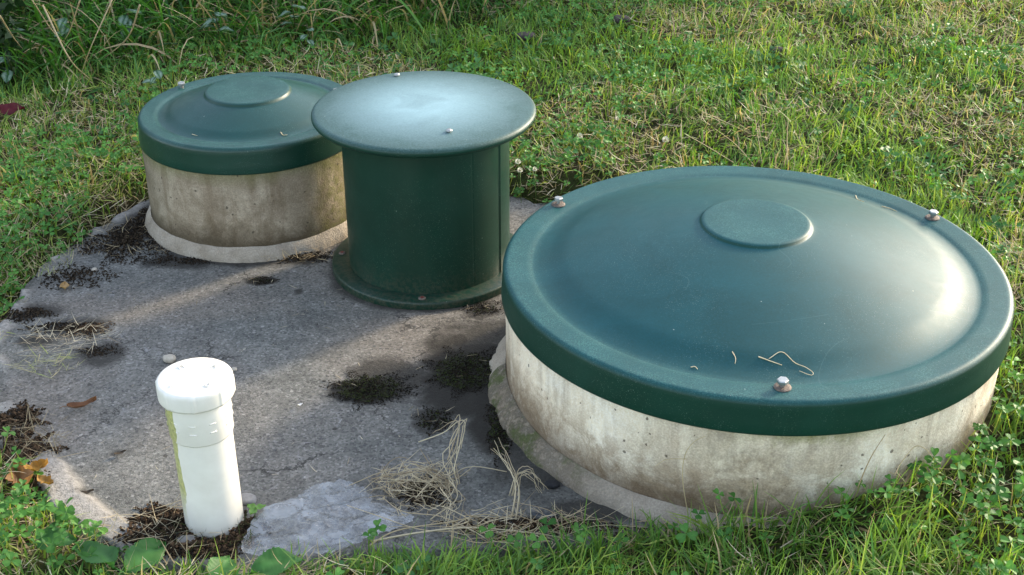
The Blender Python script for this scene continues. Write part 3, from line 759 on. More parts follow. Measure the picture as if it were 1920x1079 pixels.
x, y = scatter(130000, lambda x, y: clover_map(x, y)*.95*(y > 1.85), margin=.0)
clover_patch('clover', 'bright green clover spreading through the lawn and up to the slab edge', x, y, (.0065, .0145), (.012, .042), K1, K2)
x, y = scatter(75000, lambda x, y: clover_map(x, y)*.8*(y <= 1.85), margin=.0)
clover_patch('large_clover', 'larger clover leaves along the front edge of the picture', x, y, (.0085, .0160), (.025, .065), K1*.85, K2*.9)

x, y = scatter(9000, lambda x, y: sstep(.50, .62, fbm(x, y, 4.5, 181, 3))*(1-tallness(x, y)), margin=.03)
clover_patch('weed_leaves', 'broader dark green weed leaves growing low in the lawn', x, y, (.012, .022), (.008, .03), np.array([.035, .12, .03]), np.array([.07, .19, .05]), .1)
def place_on(px, py, z=0.): p = un(px, py, z); return p

# ------------------------------------------------------------------ SOIL, MOSS AND LITTER (stuff)
def crumbs(cx, cy, ax, ay, n, size, hmax, cA, cB, rot=0., base=0.):
    """little angular lumps heaped in an ellipse, world coordinates"""
    r = np.sqrt(rng.random(n)); a = rng.uniform(0, 2*PI, n)
    wob = 1+.8*(fbm(np.cos(a)*2+cx*9, np.sin(a)*2+cy*7, 2, 33)-.5)*2
    u = r*np.cos(a)*ax*wob; v = r*np.sin(a)*ay*wob
    x = cx+u*math.cos(rot)-v*math.sin(rot); y = cy+u*math.sin(rot)+v*math.cos(rot)
    s = rng.uniform(*size, n)*(1.1-.5*r)
    z = base+hmax*np.clip(1-r**1.5, 0, 1)*rng.random(n)+s*.2
    O = np.array([[1, 0, 0], [-1, 0, 0], [0, 1, 0], [0, -1, 0], [0, 0, .8], [0, 0, -.8]], float)
    OF = np.array([[0, 2, 4], [2, 1, 4], [1, 3, 4], [3, 0, 4], [2, 0, 5], [1, 2, 5], [3, 1, 5], [0, 3, 5]])
    V = O[None]*rng.uniform(.5, 1.3, (n, 6, 1))+rng.normal(0, .2, (n, 6, 3))
    V = V*s[:, None, None]*.5+np.stack([x, y, z], -1)[:, None]
    F = (np.arange(n)*6)[:, None, None]+OF[None]
    c = mixcol(np.array(cA), np.array(cB), rng.random(n)**1.5)
    return V.reshape(-1, 3), F.reshape(-1, 3), np.repeat(c, 6, 0)
def litter(cx, cy, ax, ay, n, L, cA, cB, w=(.0008, .0018), base=.003, hmax=.012, lean=1.4):
    r = np.sqrt(rng.random(n)); a = rng.uniform(0, 2*PI, n)
    x = cx+r*np.cos(a)*ax; y = cy+r*np.sin(a)*ay
    c = mixcol(np.array(cA), np.array(cB), rng.random(n))
    return blades(np.stack([x, y, base+rng.uniform(0, hmax, n)], -1), rng.uniform(*L, n), rng.uniform(0, 2*PI, n), rng.normal(lean, .2, n), rng.normal(.1, .5, n), rng.uniform(*w, n), c, c, 4)
def stuffobj(name, label, catg, parts, mat=M_debris):
    off = 0; Vs = []; Fs = []; Cs = []
    for V, F, C in parts: Vs.append(V); Fs.append(F+off); Cs.append(C); off += len(V)
    return tag(build(name, np.vstack(Vs), Fs, mat, col=np.vstack(Cs), smooth=False), label, catg, kind='stuff')
DK1, DK2 = (.012, .009, .006), (.06, .042, .026); BR1, BR2 = (.03, .018, .01), (.13, .08, .045)
MO1, MO2 = (.014, .016, .006), (.05, .07, .016); ST1, ST2 = S2, S3
def E(px, py, rx, ry, z=0):
    c = un(px, py, z); l = un(px-rx, py, z); t = un(px, py-ry, z); return c[0], c[1], abs(l[0]-c[0]), abs(t[1]-c[1])
# around the pipe
pp = []
for e, n in ((E(330, 990, 120, 42), 2600), (E(430, 1000, 70, 40), 1500), (E(250, 1010, 60, 25), 700), (E(380, 1030, 110, 20), 900)): pp.append(crumbs(*e, n, (.003, .010), .012, DK1, BR2))
pp.append(litter(*E(320, 1000, 130, 40), 110, (.02, .07), ST2*.5, S1, hmax=.012)); pp.append(litter(*E(400, 1010, 90, 35), 90, (.01, .035), MO1, MO2, lean=1.1))
stuffobj('soil_litter', 'dark crumbly soil and dead grass heaped round the foot of the white pipe', 'soil', pp)
# left edge
pp = []
for e, n in ((E(40, 860, 60, 60), 2600), (E(30, 790, 60, 30), 1100), (E(85, 900, 50, 30), 800)): pp.append(crumbs(*e, n, (.003, .010), .012, DK1, BR2))
pp.append(litter(*E(40, 850, 80, 60), 160, (.015, .06), S2*.35, S1*.9)); 
stuffobj('soil_litter', 'brown leaf mould and soil spilling over the left front edge of the slab', 'soil', pp)
pp = []
for e, n in ((E(235, 455, 90, 34), 2600), (E(262, 420, 22, 45), 900), (E(140, 520, 60, 22), 700), (E(45, 590, 50, 16), 700), (E(120, 615, 60, 10), 500)): pp.append(crumbs(*e, n, (.002, .008), .007, DK1, DK2))
pp.append(litter(*E(230, 450, 110, 40), 130, (.012, .05), S2*.6, S1)); pp.append(litter(*E(90, 500, 50, 30), 130, (.015, .04), G2, S1, lean=.8))
stuffobj('soil_litter', 'dark soil and twigs between the small concrete ring and the left grass', 'soil', pp)
pp = [crumbs(*E(560, 482, 70, 12), 700, (.002, .007), .006, DK1, DK2), crumbs(*E(350, 490, 70, 8), 500, (.002, .006), .004, DK1, DK2), litter(*E(560, 485, 80, 14), 60, (.01, .035), S2, S1)]
stuffobj('soil_litter', 'thin line of dark debris along the front of the small concrete ring', 'soil', pp)
pp = [litter(*E(130, 640, 90, 26), 120, (.015, .06), S2*.8, S3), litter(*E(90, 690, 60, 22), 60, (.02, .05), G3, S1), crumbs(*E(165, 620, 40, 14), 500, (.002, .006), .006, BR1, BR2), crumbs(*E(185, 660, 40, 12), 350, (.002, .006), .004, DK1, DK2)]
stuffobj('grass_clippings', 'loose brown and green grass clippings scattered on the left of the slab', 'clippings', pp)
pp = [litter(*E(300, 750, 500, 250), 90, (.006, .022), S2*.7, S3, base=.0015, hmax=.001, lean=1.52), crumbs(*E(450, 700, 400, 230), 260, (.001, .0035), .001, DK1, (.3, .27, .22))]
stuffobj('soil_litter', 'dark soil and moss under the matted dead grass tuft', 'soil', [crumbs(*E(790, 925, 55, 30), 1500, (.002, .006), .006, DK1, DK2), crumbs(*E(1000, 990, 180, 22), 1800, (.002, .007), .006, DK1, BR2), litter(*E(1000, 1000, 180, 25), 120, (.015, .05), S2*.7, S1)])
stuffobj('straw_litter', 'broken flat bits of straw matted into the dead grass tuft', 'straw', [litter(*E(785, 915, 75, 32), 200, (.015, .045), S2*.8, S3, w=(.0009, .0022), hmax=.02, lean=1.35), litter(*E(960, 990, 150, 28), 90, (.015, .05), S2*.7, S3, w=(.0009, .002), hmax=.02, lean=1.3)], M_straw)
stuffobj('slab_crumbs', 'tiny specks and straw bits scattered over the bare slab', 'debris', pp)
# moss clumps: countable
def moss(px, py, rx, ry, h, label, n=1500, green=.3):
    c = E(px, py, rx, ry)
    a0 = crumbs(0, 0, c[2]*(2. if rx > 41 else 1.), c[3]*(2. if rx > 41 else 1.), 160, (.001, .003), .001, DK1, DK2); a = crumbs(0, 0, c[2]*1.15, c[3]*1.15, n, (.0012, .0048), h*.45, (.006, .005, .003), (.028, .021, .012))
    b = litter(0, 0, c[2]*.9, c[3]*.9, int(n*green*.5), (.003, .007), MO1, MO2, w=(.001, .0022), base=.001, hmax=h*.35, lean=1.25)
    s = litter(0, 0, c[2], c[3], 5, (.01, .025), S2*.7, S3*.8, base=h*.6, hmax=.003)
    off = 0; Vs = []; Fs = []; Cs = []
    for V, F, C in (a, b, s, a0): Vs.append(V); Fs.append(F+off); Cs.append(C); off += len(V)
    o = build('moss_clump', np.vstack(Vs), Fs, M_debris, col=np.vstack(Cs), smooth=False, loc=(c[0], c[1], 0))
    tag(o, label, 'moss', 'clumps of moss on the slab')
moss(692, 732, 66, 26, .016, 'dark brown moss clump alone in the middle of the bare slab', 2600, .35)
moss(875, 700, 66, 36, .018, 'largest wet black and green moss clump between drum and wide cover', 3000, .5)
moss(815, 790, 34, 20, .008, 'thin dark moss clump just above the dry curled stalks', 700, .15)
moss(938, 800, 24, 60, .012, 'mossy dirt strip against the foot of the wide concrete ring', 1500, .4)
moss(492, 527, 24, 7, .004, 'small flat black moss scrap in front of the small concrete ring', 260, .1)
moss(905, 578, 40, 12, .005, 'dark moss scrap in the crack between drum flange and wide cover', 500, .1)
moss(965, 345, 30, 22, .012, 'brown moss and roots behind the drum at the slab edge', 900, .3)

# ------------------------------------------------------------------ SMALL THINGS
def stone(name, label, px, py, sz, mat, seed, z=0., squash=.6):
    g = np.random.default_rng(seed)
    import bmesh
    bm = bmesh.new(); bmesh.ops.create_icosphere(bm, subdivisions=3, radius=1)
    V = np.array([v.co[:] for v in bm.verts]); F = np.array([[v.index for v in f.verts] for f in bm.faces]); bm.free()
    D = 1+.5*(fbm(V[:, 0]+V[:, 2]*.7+seed, V[:, 1]-V[:, 2]*.5, 1.1, seed, 3)-.5)
    V = V*D[:, None]; V = np.sign(V)*np.abs(V)**.85
    V = V*np.array([sz, sz*.75, sz*squash]); p = un(px, py, z)
    return tag(build(name, V, F, mat, loc=(p[0], p[1], z+sz*squash*.8)), label, 'stone')
stone('pebble', 'pale flat pebble on the slab just behind the white pipe', 318, 678, .0125, M_stone, 3)
stone('pebble', 'tiny pale pebble half hidden beside the white pipe cap', 439, 695, .006, M_stone, 6)
stone('pebble', 'tiny pale chip lying near the small concrete ring', 177, 508, .006, M_stone, 8)
stone('pebble', 'flat grey stone against the foot of the white pipe', 462, 942, .016, simple_mat('grey_stone', (.24, .23, .22), .9, .6, var=.2), 9, squash=.4)
stone('pebble', 'small grey stone buried in soil in front of the white pipe', 350, 1018, .014, simple_mat('grey_stone_two', (.22, .20, .18), .9, .6, var=.25), 12, squash=.4)
stone('dirt_clod', 'small jet black clod near the wide ring on the slab', 1036, 912, .0125, M_darkstone, 14, squash=.4)['category'] = 'clod'
def clod(px, py, sz, seed, label):
    z = float(ground(*un(px, py, .06)[:2])); s = stone('dirt_clod', label, px, py, sz, simple_mat('clod_earth', (.05, .04, .035), .95, .9, var=.5, nscale=90), seed, z=z+.012, squash=.42); s['category'] = 'clod'
clod(985, 74, .030, 21, 'dark grey clod of earth on the lawn beyond the drum lid')
clod(1165, 42, .028, 22, 'brown clod of earth near the top middle of the lawn')
clod(1457, 98, .020, 23, 'half buried dark stone among dry grass at the top right')
z = float(ground(*un(253, 262, .03)[:2]))
fr = stone('windfall_fruit', 'small round yellow fruit lying in grass left of the small cover', 253, 262, .0075, simple_mat('yellow_fruit', (.45, .36, .06), .5, .1, var=.15), 31, z=z+.015, squash=1.); fr['category'] = 'fruit'

# leaves
def leaf_mesh(L, W, curl, lobes=0, seed=0, fold=.15, n=30):
    g = np.random.default_rng(seed); V = []; k = 5
    ts = np.linspace(0, 1, n)
    for t in ts:
        wv = W*math.sin(PI*min(1, t*1.02)**.8)**.8
        wv *= 1+.07*math.sin(70*t+seed)
        if lobes: wv *= .55+.45*abs(math.sin(lobes*PI*t))
        for j in np.linspace(-1, 1, k):
            V.append((L*(t-.5), j*wv*.5, abs(j)*fold*W+curl*L*((t-.5)**2)*2+.08*W*math.sin(9*t+4*j+seed)))
    V = np.array(V); idx = np.arange(n*k).reshape(n, k)
    F = np.stack([idx[:-1, :-1], idx[1:, :-1], idx[1:, 1:], idx[:-1, 1:]], -1).reshape(-1, 4)
    st, sf = tube([(-L*.5, 0, curl*L*.5), (-L*.62, .01*L, curl*L*.6+.02*L), (-L*.75, .03*L, curl*L*.5)], L*.012, 5)
    return V, F, st, sf
def add_leaf(name, label, px, py, L, W, rz, cA, cB, curl=.15, lobes=0, z=.004, seed=0, tilt=(0, 0), cat_='leaf', fold=.15, mat=None, petiole=True):
    V, F, st, sf = leaf_mesh(L, W, curl, lobes, seed, fold)
    c = mixcol(np.array(cA), np.array(cB), np.clip(fbm(V[:, 0]*80+seed, V[:, 1]*80, 1, 5, 3)*1.6-.3, 0, 1))
    vein = np.abs(V[:, 1]) < 1e-6; c[vein] *= 1.35
    V2, F2 = join([(V, F)]+([(st, sf)] if petiole else [])); c2 = np.vstack([c, np.repeat(np.array([cB]), len(V2)-len(V), 0)]) if petiole else c
    V2 = V2-np.array([0, 0, V2[:, 2].min()])
    p = un(px, py, z); o = build(name, V2, F2, mat or M_straw, col=c2, loc=(p[0], p[1], z)); o.rotation_euler = (tilt[0], tilt[1], rz)
    return tag(o, label, cat_)
add_leaf('fallen_leaf', 'curled brown dead leaf lying on the slab left of the white pipe', 155, 763, .052, .017, .5, (.09, .035, .015), (.20, .09, .04), .3, seed=2, fold=.35)
add_leaf('fallen_leaf', 'tan and red veined leaf on the slab near the clover', 122, 539, .026, .022, 1.9, (.30, .19, .07), (.42, .26, .12), .2, seed=3)
add_leaf('fallen_leaf', 'dark red leaf lying in the grass at the left edge', 20, 208, .075, .042, .15, (.05, .004, .008), (.09, .007, .012), .1, seed=4, z=float(ground(*un(16, 208, .03)[:2]))+.035, tilt=(.45, 0))
for i, (px, py, L, W, rz, A, B, lab) in enumerate([
    (68, 882, .042, .030, .6, (.28, .13, .02), (.42, .22, .035), 'orange and yellow lobed leaf on the soil at the left edge'),
    (40, 905, .060, .045, 2.2, (.14, .07, .03), (.30, .15, .05), 'brown lobed leaf under the orange leaf at the left edge'),
    (88, 908, .034, .022, -.5, (.24, .13, .03), (.34, .19, .05), 'pointed ochre leaf beside the pale mortar lip')]):
    add_leaf('fallen_leaf', lab, px, py, L, W, rz, A, B, .25, lobes=3, z=.016, seed=10+i, fold=.3)
add_leaf('fallen_leaf', 'black withered leaf scrap between the ochre leaf and the white pipe', 160, 925, .028, .010, .3, DK1, DK2, .2, seed=21)
add_leaf('fallen_leaf', 'black leaf scrap on the slab above left of the white pipe base', 226, 850, .022, .008, .6, DK1, DK2, .2, seed=22, petiole=False)
add_leaf('fallen_leaf', 'dark crumpled leaf at the foot of the wide ring in the dry stalks', 1020, 970, .045, .014, -.1, (.03, .032, .035), (.10, .11, .12), .2, seed=23, petiole=False)
add_leaf('paper_scrap', 'tiny white torn scrap on the middle of the slab', 563, 760, .010, .007, .6, (.7, .68, .72), (.8, .78, .8), .4, lobes=2, seed=24, cat_='scrap', petiole=False)
# broad dock leaves at the bottom left
def dock(px, py, L, W, rz, up, label, seed):
    z = max(float(ground(*un(px, py, .03)[:2])), -.0)+.022
    add_leaf('dock_leaf', label, px, py, L, W, rz, (.035, .12, .025), (.075, .20, .05), -.25, seed=seed, z=z, tilt=(up, .1), cat_='leaf', fold=.12, mat=M_clover)
dock(272, 1050, .085, .050, 1.1, .35, 'broad toothed green leaf standing in front of the white pipe', 41)
dock(175, 1055, .090, .055, 2.6, .25, 'broad green leaf with a brown spot left of the white pipe base', 42)
dock(520, 1066, .080, .045, .45, .2, 'broad green leaf over the corner of the plastic sheet', 43)
dock(415, 1070, .06, .04, 1.4, .3, 'small broad green leaf below the foot of the white pipe', 44)
dock(105, 1020, .06, .042, .2, .2, 'rounded green leaf above the clover at the bottom left', 45)
# little seedling beside the pipe
sd = empty('seedling', (*un(478, 975)[:2], .004), 'tiny bright green seedling sprouting beside the white pipe', 'seedling')
V, F = tube([(0, 0, 0), (.002, 0, .012), (.004, 0, .02)], .0009, 5); build('stem', V, F, M_clover, sd, col=np.tile([.12, .22, .05], (len(V), 1)))
for k, a in enumerate((.4, 2.6, 4.4)):
    V, F, _, _ = leaf_mesh(.017, .013, .1, 0, k); V[:, 0] += .0085; R_ = Matrix.Rotation(a, 3, 'Z'); V = V@np.array(R_).T+np.array([.003, 0, .018])
    build('leaf', V, F, M_clover, sd, col=np.tile([.14, .28, .07], (len(V), 1)))

# ------------------------------------------------------------------ CRUMPLED PLASTIC SHEET
outl = [(455, 1036), (466, 1005), (500, 972), (560, 942), (612, 914), (655, 910), (690, 930), (700, 950), (745, 965), (770, 978), (735, 1005), (690, 1020), (640, 1035), (560, 1052), (480, 1062)]
W_ = np.array([un(a, b)[:2] for a, b in outl]); cxy = W_.mean(0)
from mathutils.geometry import tessellate_polygon
ang = np.arctan2(W_[:, 1]-cxy[1], W_[:, 0]-cxy[0]); rad = np.hypot(*(W_-cxy).T); o_ = np.argsort(ang); ang, rad = ang[o_], rad[o_]
aa_ = np.linspace(-PI, PI, 160, endpoint=False); Rr = (1+.10*(fbm(np.cos(aa_)*5, np.sin(aa_)*5, 2, 8, 3)-.5)*2)*np.interp(aa_, np.r_[ang-2*PI, ang, ang+2*PI], np.r_[rad, rad, rad])
tt_ = np.linspace(0.02, 1, 46)[:, None]; xs = tt_*Rr*np.cos(aa_); ys = tt_*Rr*np.sin(aa_)
rid = lambda s, o: 1-np.abs(2*fbm(xs, ys, s, o, 2)-1)
uu = (xs*math.cos(.45)+ys*math.sin(.45)); vv = (-xs*math.sin(.45)+ys*math.cos(.45)); wp = .02*(fbm(xs, ys, 14, 66, 2)-.5)
zs = .0035*(1-np.abs(2*vnoise(uu*14, (vv+wp)*45, 1, 91)-1))**3+.0018*(1-np.abs(2*vnoise(uu*60+vv*30, (vv-uu*.4+wp)*40, 1, 92)-1))**4+.002+.010*rid(9, 3)**2*sstep(.3, .9, rid(5, 8))-.003*tt_
idx = np.arange(46*160).reshape(46, 160); ni = np.roll(idx, -1, 1)
Fp = np.stack([idx[:-1], ni[:-1], ni[1:], idx[1:]], -1).reshape(-1, 4)
tag(build('plastic_sheet', np.stack([xs, ys, np.maximum(zs, .003)], -1).reshape(-1, 3), [Fp, idx[:1]], M_sheet, loc=(cxy[0], cxy[1], .004)),
    'crumpled cloudy plastic sheet lying on the slab edge beside the white pipe', 'plastic sheet')

# ------------------------------------------------------------------ DRY STALKS
def strand_obj(name, label, strands, cat_='stalk', group=None, mat=M_straw, r=.0011, cols=(S1, S3), kink=.0):
    parts = []; C = []
    base = np.array(strands[0][0])
    for s in strands:
        P = spline(np.array(s)-base, 7); m = len(P); P = P+np.cumsum(rng.normal(0, kink, P.shape), 0)*np.linspace(0, 1, m)[:, None]; P[:, 2] = np.maximum(P[:, 2], .0006-base[2]); rr_ = np.linspace(r, r*.45, m)*rng.uniform(.75, 1.25)
        V, F = tube(P, rr_, 5); parts.append((V, F)); c = cols[0]*(1-(t := rng.random()))+cols[1]*t; C.append(np.tile(c, (len(V), 1)))
    V, F = join(parts); return tag(build(name, V, F, mat, col=np.vstack(C), loc=tuple(base)), label, cat_, group)
def P3(px, py, z): return tuple(un(px, py, z))
# dead tuft on the slab: arcs
S = []
for k in range(28):
    a0 = rng.uniform(0, 1); jx, jy = rng.normal(0, 12), rng.normal(0, 7)
    path = [(700, 915, .006), (740, 893, .022), (790, 888, .03), (830, 905, .030), (848, 935, .022), (835, 970, .010), (815, 985, .004)]
    i0 = rng.integers(0, 4); i1 = i0+rng.integers(3, 5)
    S.append([P3(px+jx*(1.2-.3*i)+rng.normal(0, 13), py+jy+rng.normal(0, 10), max(.002, z+rng.normal(0, .008))) for i, (px, py, z) in enumerate(path)][i0:i1])
for _ in range(30):
    a, b = rng.uniform(715, 845), rng.uniform(895, 960); h = rng.uniform(0, 6.28); L_ = rng.uniform(20, 60)
    S.append([P3(a+L_*k*math.cos(h+.5*k), b+.5*L_*k*math.sin(h+.5*k), rng.uniform(.003, .022)) for k in (-.6, 0, .6, 1.1)])
strand_obj('dead_grass_tuft', 'matted tuft of pale dead grass curled on the slab beside the plastic sheet', S, 'dead grass', r=.00065, cols=(S2*.8, S3*1.1), kink=.0018)
S = []
for k in range(8):
    j = rng.normal(0, 5, 2)
    S.append([P3(800+j[0], 975, .004), P3(845+rng.normal(0, 26), 905+rng.normal(0, 14), .02), P3(848+rng.normal(0, 12), 850+rng.normal(0, 12), .045), P3(868+rng.normal(0, 9), 788+rng.normal(0, 8), .065), P3(830+rng.normal(0, 18), 822+rng.normal(0, 14), .03)][rng.integers(0, 3):rng.integers(4, 6)])
S += [[P3(950, 885, .01), P3(895, 875, .02), P3(862, 880, .03), P3(838, 900, .01)], [P3(785, 829, .02), P3(830, 812, .04), P3(868, 788, .055), P3(878, 800, .05), P3(862, 850, .03), P3(845, 882, .004)]]
strand_obj('dry_stalk', 'pale dry stalk tuft arching up from the slab above the dead tuft', S, r=.00095, cols=(S2, S3), kink=.0014)
S = []
for k in range(12):
    j = rng.normal(0, 5, 2)
    S.append([P3(960+j[0], 975, .004), P3(968+j[0], 920+j[1], .03), P3(955+j[0], 880+j[1], .05), P3(935+rng.normal(0, 6), 838+rng.normal(0, 5), .055)] if k % 2 else
             [P3(962+j[0], 930, .01), P3(975+j[0], 888+j[1], .04), P3(1000+j[0], 888+j[1], .04), P3(1022+rng.normal(0, 5), 922+rng.normal(0, 5), .012)])
strand_obj('dry_stalk', 'forked pale dry stalk curving beside the foot of the wide ring', S, r=.00095, cols=(S2, S3), kink=.0014)
for (x0, x1, lab, nn) in ((840, 930, 'tangle of brown dry stalks in the grass below the dead tuft', 20), (925, 1010, 'tangle of pale dry stalks below the forked stalk', 22), (1010, 1080, 'dry stalks with withered leaf tips in front of the wide ring', 20)):
    S = []
    for k in range(nn*2//3):
        a, b = rng.uniform(x0, x1), rng.uniform(985, 1040); z = rng.uniform(.0, .02)
        pts = [P3(a, b, z)]; h = rng.normal(0, 30)
        for j in range(3): a += h+rng.normal(0, 20); b -= rng.uniform(-6, 28); z = max(.003, z+rng.uniform(-.01, .025)); pts.append(P3(a, b, z))
        S.append(pts)
    strand_obj('dry_stalk', lab, S, r=.0008, cols=(S2*1.4, S3))
strand_obj('dry_stalk', 'long pale stem lying along the grass edge by the plastic sheet', [[P3(690, 1025, .01), P3(745, 995, .02), P3(850, 978, .02), P3(905, 965, .015), P3(950, 972, .01)], [P3(700, 1015, .012), P3(780, 1000, .022), P3(880, 990, .02), P3(1000, 1000, .015), P3(1060, 1010, .01)]], r=.0016, cols=(S1, S3))
# tendril in front of the big ring
def onring(px, py, r_=.445):
    D = Fv*FPX+Rv*(px-960)-Uv*(py-539.5); a = D[0]**2+D[1]**2; b = -2*(D[0]*BIG[0]+D[1]*BIG[1]); c = BIG[0]**2+BIG[1]**2-r_*r_
    qd = max(b*b-4*a*c, 0); t = (-b-qd**.5)/2/a; return tuple(D*t+np.array([0, 0, CH]))
strand_obj('dry_tendril', 'thin forked dry tendril climbing the pale concrete of the wide ring', [[onring(1290, 965), onring(1280, 900), onring(1284, 855), onring(1300, 830), onring(1322, 818)], [onring(1287, 861), onring(1250, 862), onring(1228, 875)]], 'tendril', r=.0009, cols=(S1, S1))
strand_obj('dry_tendril', 'straight reddish stem leaning on the wide ring above the clover', [[onring(1608, 915, .45), onring(1632, 860, .45), onring(1660, 815, .445)]], 'tendril', r=.0010, cols=(S2*1.2, S2*1.4))
strand_obj('dry_tendril', 'pale bent stem over the clover against the wide ring', [[onring(1678, 890, .47), onring(1690, 868, .46), onring(1715, 838, .455), onring(1735, 842, .47), onring(1750, 860, .48)], [onring(1680, 885, .47), onring(1698, 905, .48)]], 'tendril', r=.0010, cols=(S1, S1))
# straight dead stems behind the wide cover
for i, (a, b, c_, d_) in enumerate([(1430, 315, 1408, 188), (1478, 320, 1478, 222), (1430, 262, 1318, 210), (1415, 312, 1338, 240), (1380, 308, 1285, 252), (1512, 318, 1545, 290), (1575, 305, 1550, 272), (1400, 250, 1404, 195)]):
    g0 = un(a, b, .08); zt = .08+abs(b-d_)*.0011
    f = ['longest upright pale stem', 'short upright pale stem', 'pale stem slanting far to the left', 'double pale stem leaning left', 'lowest pale stem leaning left', 'short pale twig leaning right', 'thin short straw leaning left', 'thin brown upright stem'][i]
    m_ = ((a+c_)/2+rng.normal(0, 4), (b+d_)/2-4)
    strand_obj('dead_stalk', f+' in the grass behind the wide cover', [[tuple(un(a, b, .06)), tuple(un(*m_, (.06+zt)/2)), tuple(un(c_, d_, zt))]], 'stem', 'dead stems behind the wide cover', r=.0013, cols=(S1, S3))
# bits of straw lying on the lids
def lidz(px, py, C_, prof):
    z = .25
    for _ in range(8):
        p = un(px, py, z); r = math.hypot(p[0]-C_[0], p[1]-C_[1]); z = float(np.interp(r, prof[::-1, 0], prof[::-1, 1])) if r < prof[0, 0] else prof[0, 1]
    return (p[0], p[1], z+.0012)
def topprof(*a):
    P = np.array(lid_profile(*a)[14:]); return np.vstack([P, [[0, P[-1, 1]]]])
PB = topprof(.4406, .1845, .2440, .383, .3190, .092, 1.5, .0035); PS = topprof(.2475, .1995, .2590, .200, .292, .092, 1.45, .004)
def bit(pts, C_, prof, label, r=.0008):
    strand_obj('straw_bit', label, [[lidz(x_, y_, C_, prof) for x_, y_ in pts]], 'straw', 'bits of straw on the green covers', r=r, cols=(S3, S3*1.1))
bit([(1442, 673), (1466, 661), (1490, 681), (1510, 690), (1524, 700), (1520, 705), (1498, 697)], BIG, PB, 'hooked thread of straw lying above the front bolt of the wide cover')
bit([(1422, 669), (1445, 678), (1466, 686)], BIG, PB, 'short straight straw touching the hooked thread on the wide cover', .0011)
bit([(1373, 660), (1379, 672), (1378, 684)], BIG, PB, 'short bent straw left of the hooked thread on the wide cover', .0010)
bit([(1295, 690), (1303, 689), (1308, 694)], BIG, PB, 'tiny straw on the front rim of the wide cover')
bit([(1604, 368), (1608, 375), (1620, 380)], BIG, PB, 'tiny pale straw high on the far slope of the wide cover')
bit([(1653, 388), (1668, 392), (1682, 398)], BIG, PB, 'thin pale straw near the far right rim of the wide cover')
bit([(524, 227), (529, 236), (538, 243)], SML, PS, 'short curved straw on the smaller domed cover')
bit([(360, 251), (370, 253)], SML, PS, 'tiny straw on the near rim of the smaller domed cover')

# ------------------------------------------------------------------ CLOVER FLOWERS
def flower():
    parts = []; n = 60
    for i in range(n):
        z = 1-1.6*(i+.5)/n; a = i*2.39996; r = math.sqrt(max(0, 1-z*z))
        d = np.array([r*math.cos(a), r*math.sin(a), z]); u = np.cross(d, [0, 0, 1.]); u /= np.linalg.norm(u)+1e-9
        b = d*.55; parts.append((np.array([b-u*.12, b+u*.12, d*1.05+u*.13+np.array([0, 0, .1]), d*1.1-u*.13+np.array([0, 0, .1])]), np.array([[0, 1, 2, 3]])))
    return join(parts)
FLV, FLF = flower(); M_petal = simple_mat('white_petal', (.62, .62, .5), .7, 0, var=.15, nscale=400)
for i, (px, py, s, lab) in enumerate([(1087, 256, .009, 'round white clover flower left of the lone bright bloom'), (1248, 263, .0105, 'largest white clover flower above the wide cover'), (971, 304, .0085, 'upper white clover flower beside the drum'),
        (975, 320, .008, 'lower white clover flower beside the drum'), (1003, 318, .007, 'half open greenish white clover flower right of the drum'), (1158, 223, .007, 'small faded clover flower high in the grass between the lids')]):
    h = .055; p = un(px, py, h+.03); z0 = float(ground(p[0], p[1])); 
    t = empty('clover_flower', (p[0], p[1], z0), lab, 'flower', 'white clover flowers')
    hh = h+.03-z0; build('flower_head', FLV*s*.8, FLF, M_petal, t, smooth=False, loc=(0, 0, hh))
    V, F = tube([(0.004, .003, 0), (.002, .001, hh*.5), (0, 0, hh)], .0008, 5); build('stem', V, F, M_clover, t, col=np.tile([.10, .18, .04], (len(V), 1)))

# ------------------------------------------------------------------ VARIEGATED PLANTS in the bank
def arch_plant(px, py, h, nl, s, label, seed, zadd=.0):
    g = np.random.default_rng(seed); p = un(px, py, .1+h); z0 = float(ground(p[0], p[1]))
    for _ in range(4): p = un(px, py, z0+h); z0 = float(ground(p[0], p[1]))
    t = empty('variegated_plant', (p[0], p[1], z0), label, 'plant', 'silver leaved plants in the bank')
    V, F = tube([(0, .02, 0), (.005, .01, h*.6), (0, 0, h*1.0)], .0018, 5); build('stem', V, F, M_clover, t, col=np.tile([.05, .06, .02], (len(V), 1)))
    for k in range(nl):
        L = s*g.uniform(.9, 1.35); V, F, _, _ = leaf_mesh(L, L*.62, -.2, 0, k, .12, 12); V[:, 0] += L*.55
        a = g.uniform(0, 2*PI); tilt = g.uniform(-.1, .7)
        rot = np.array(Matrix.Rotation(a, 3, 'Z')@Matrix.Rotation(tilt, 3, 'Y')); u = V[:, 0]/L
        sil = np.clip(1.2-np.abs(np.abs(V[:, 1])/(L*.31)-.45)*3.0, 0, 1)*np.clip(1-abs(u-.55)*1.6, 0, 1)
        c = mixcol(np.array([.03, .09, .035]), np.array([.30, .40, .33]), np.clip(sil+g.normal(0, .12, len(V)), 0, 1)); c[np.abs(V[:, 1]) < 1e-6] = (.04, .12, .05)
        V = V@rot.T+np.array([0, 0, h*(.55+.45*(k/nl))]); build('leaf', V, F, M_clover, t, col=c)
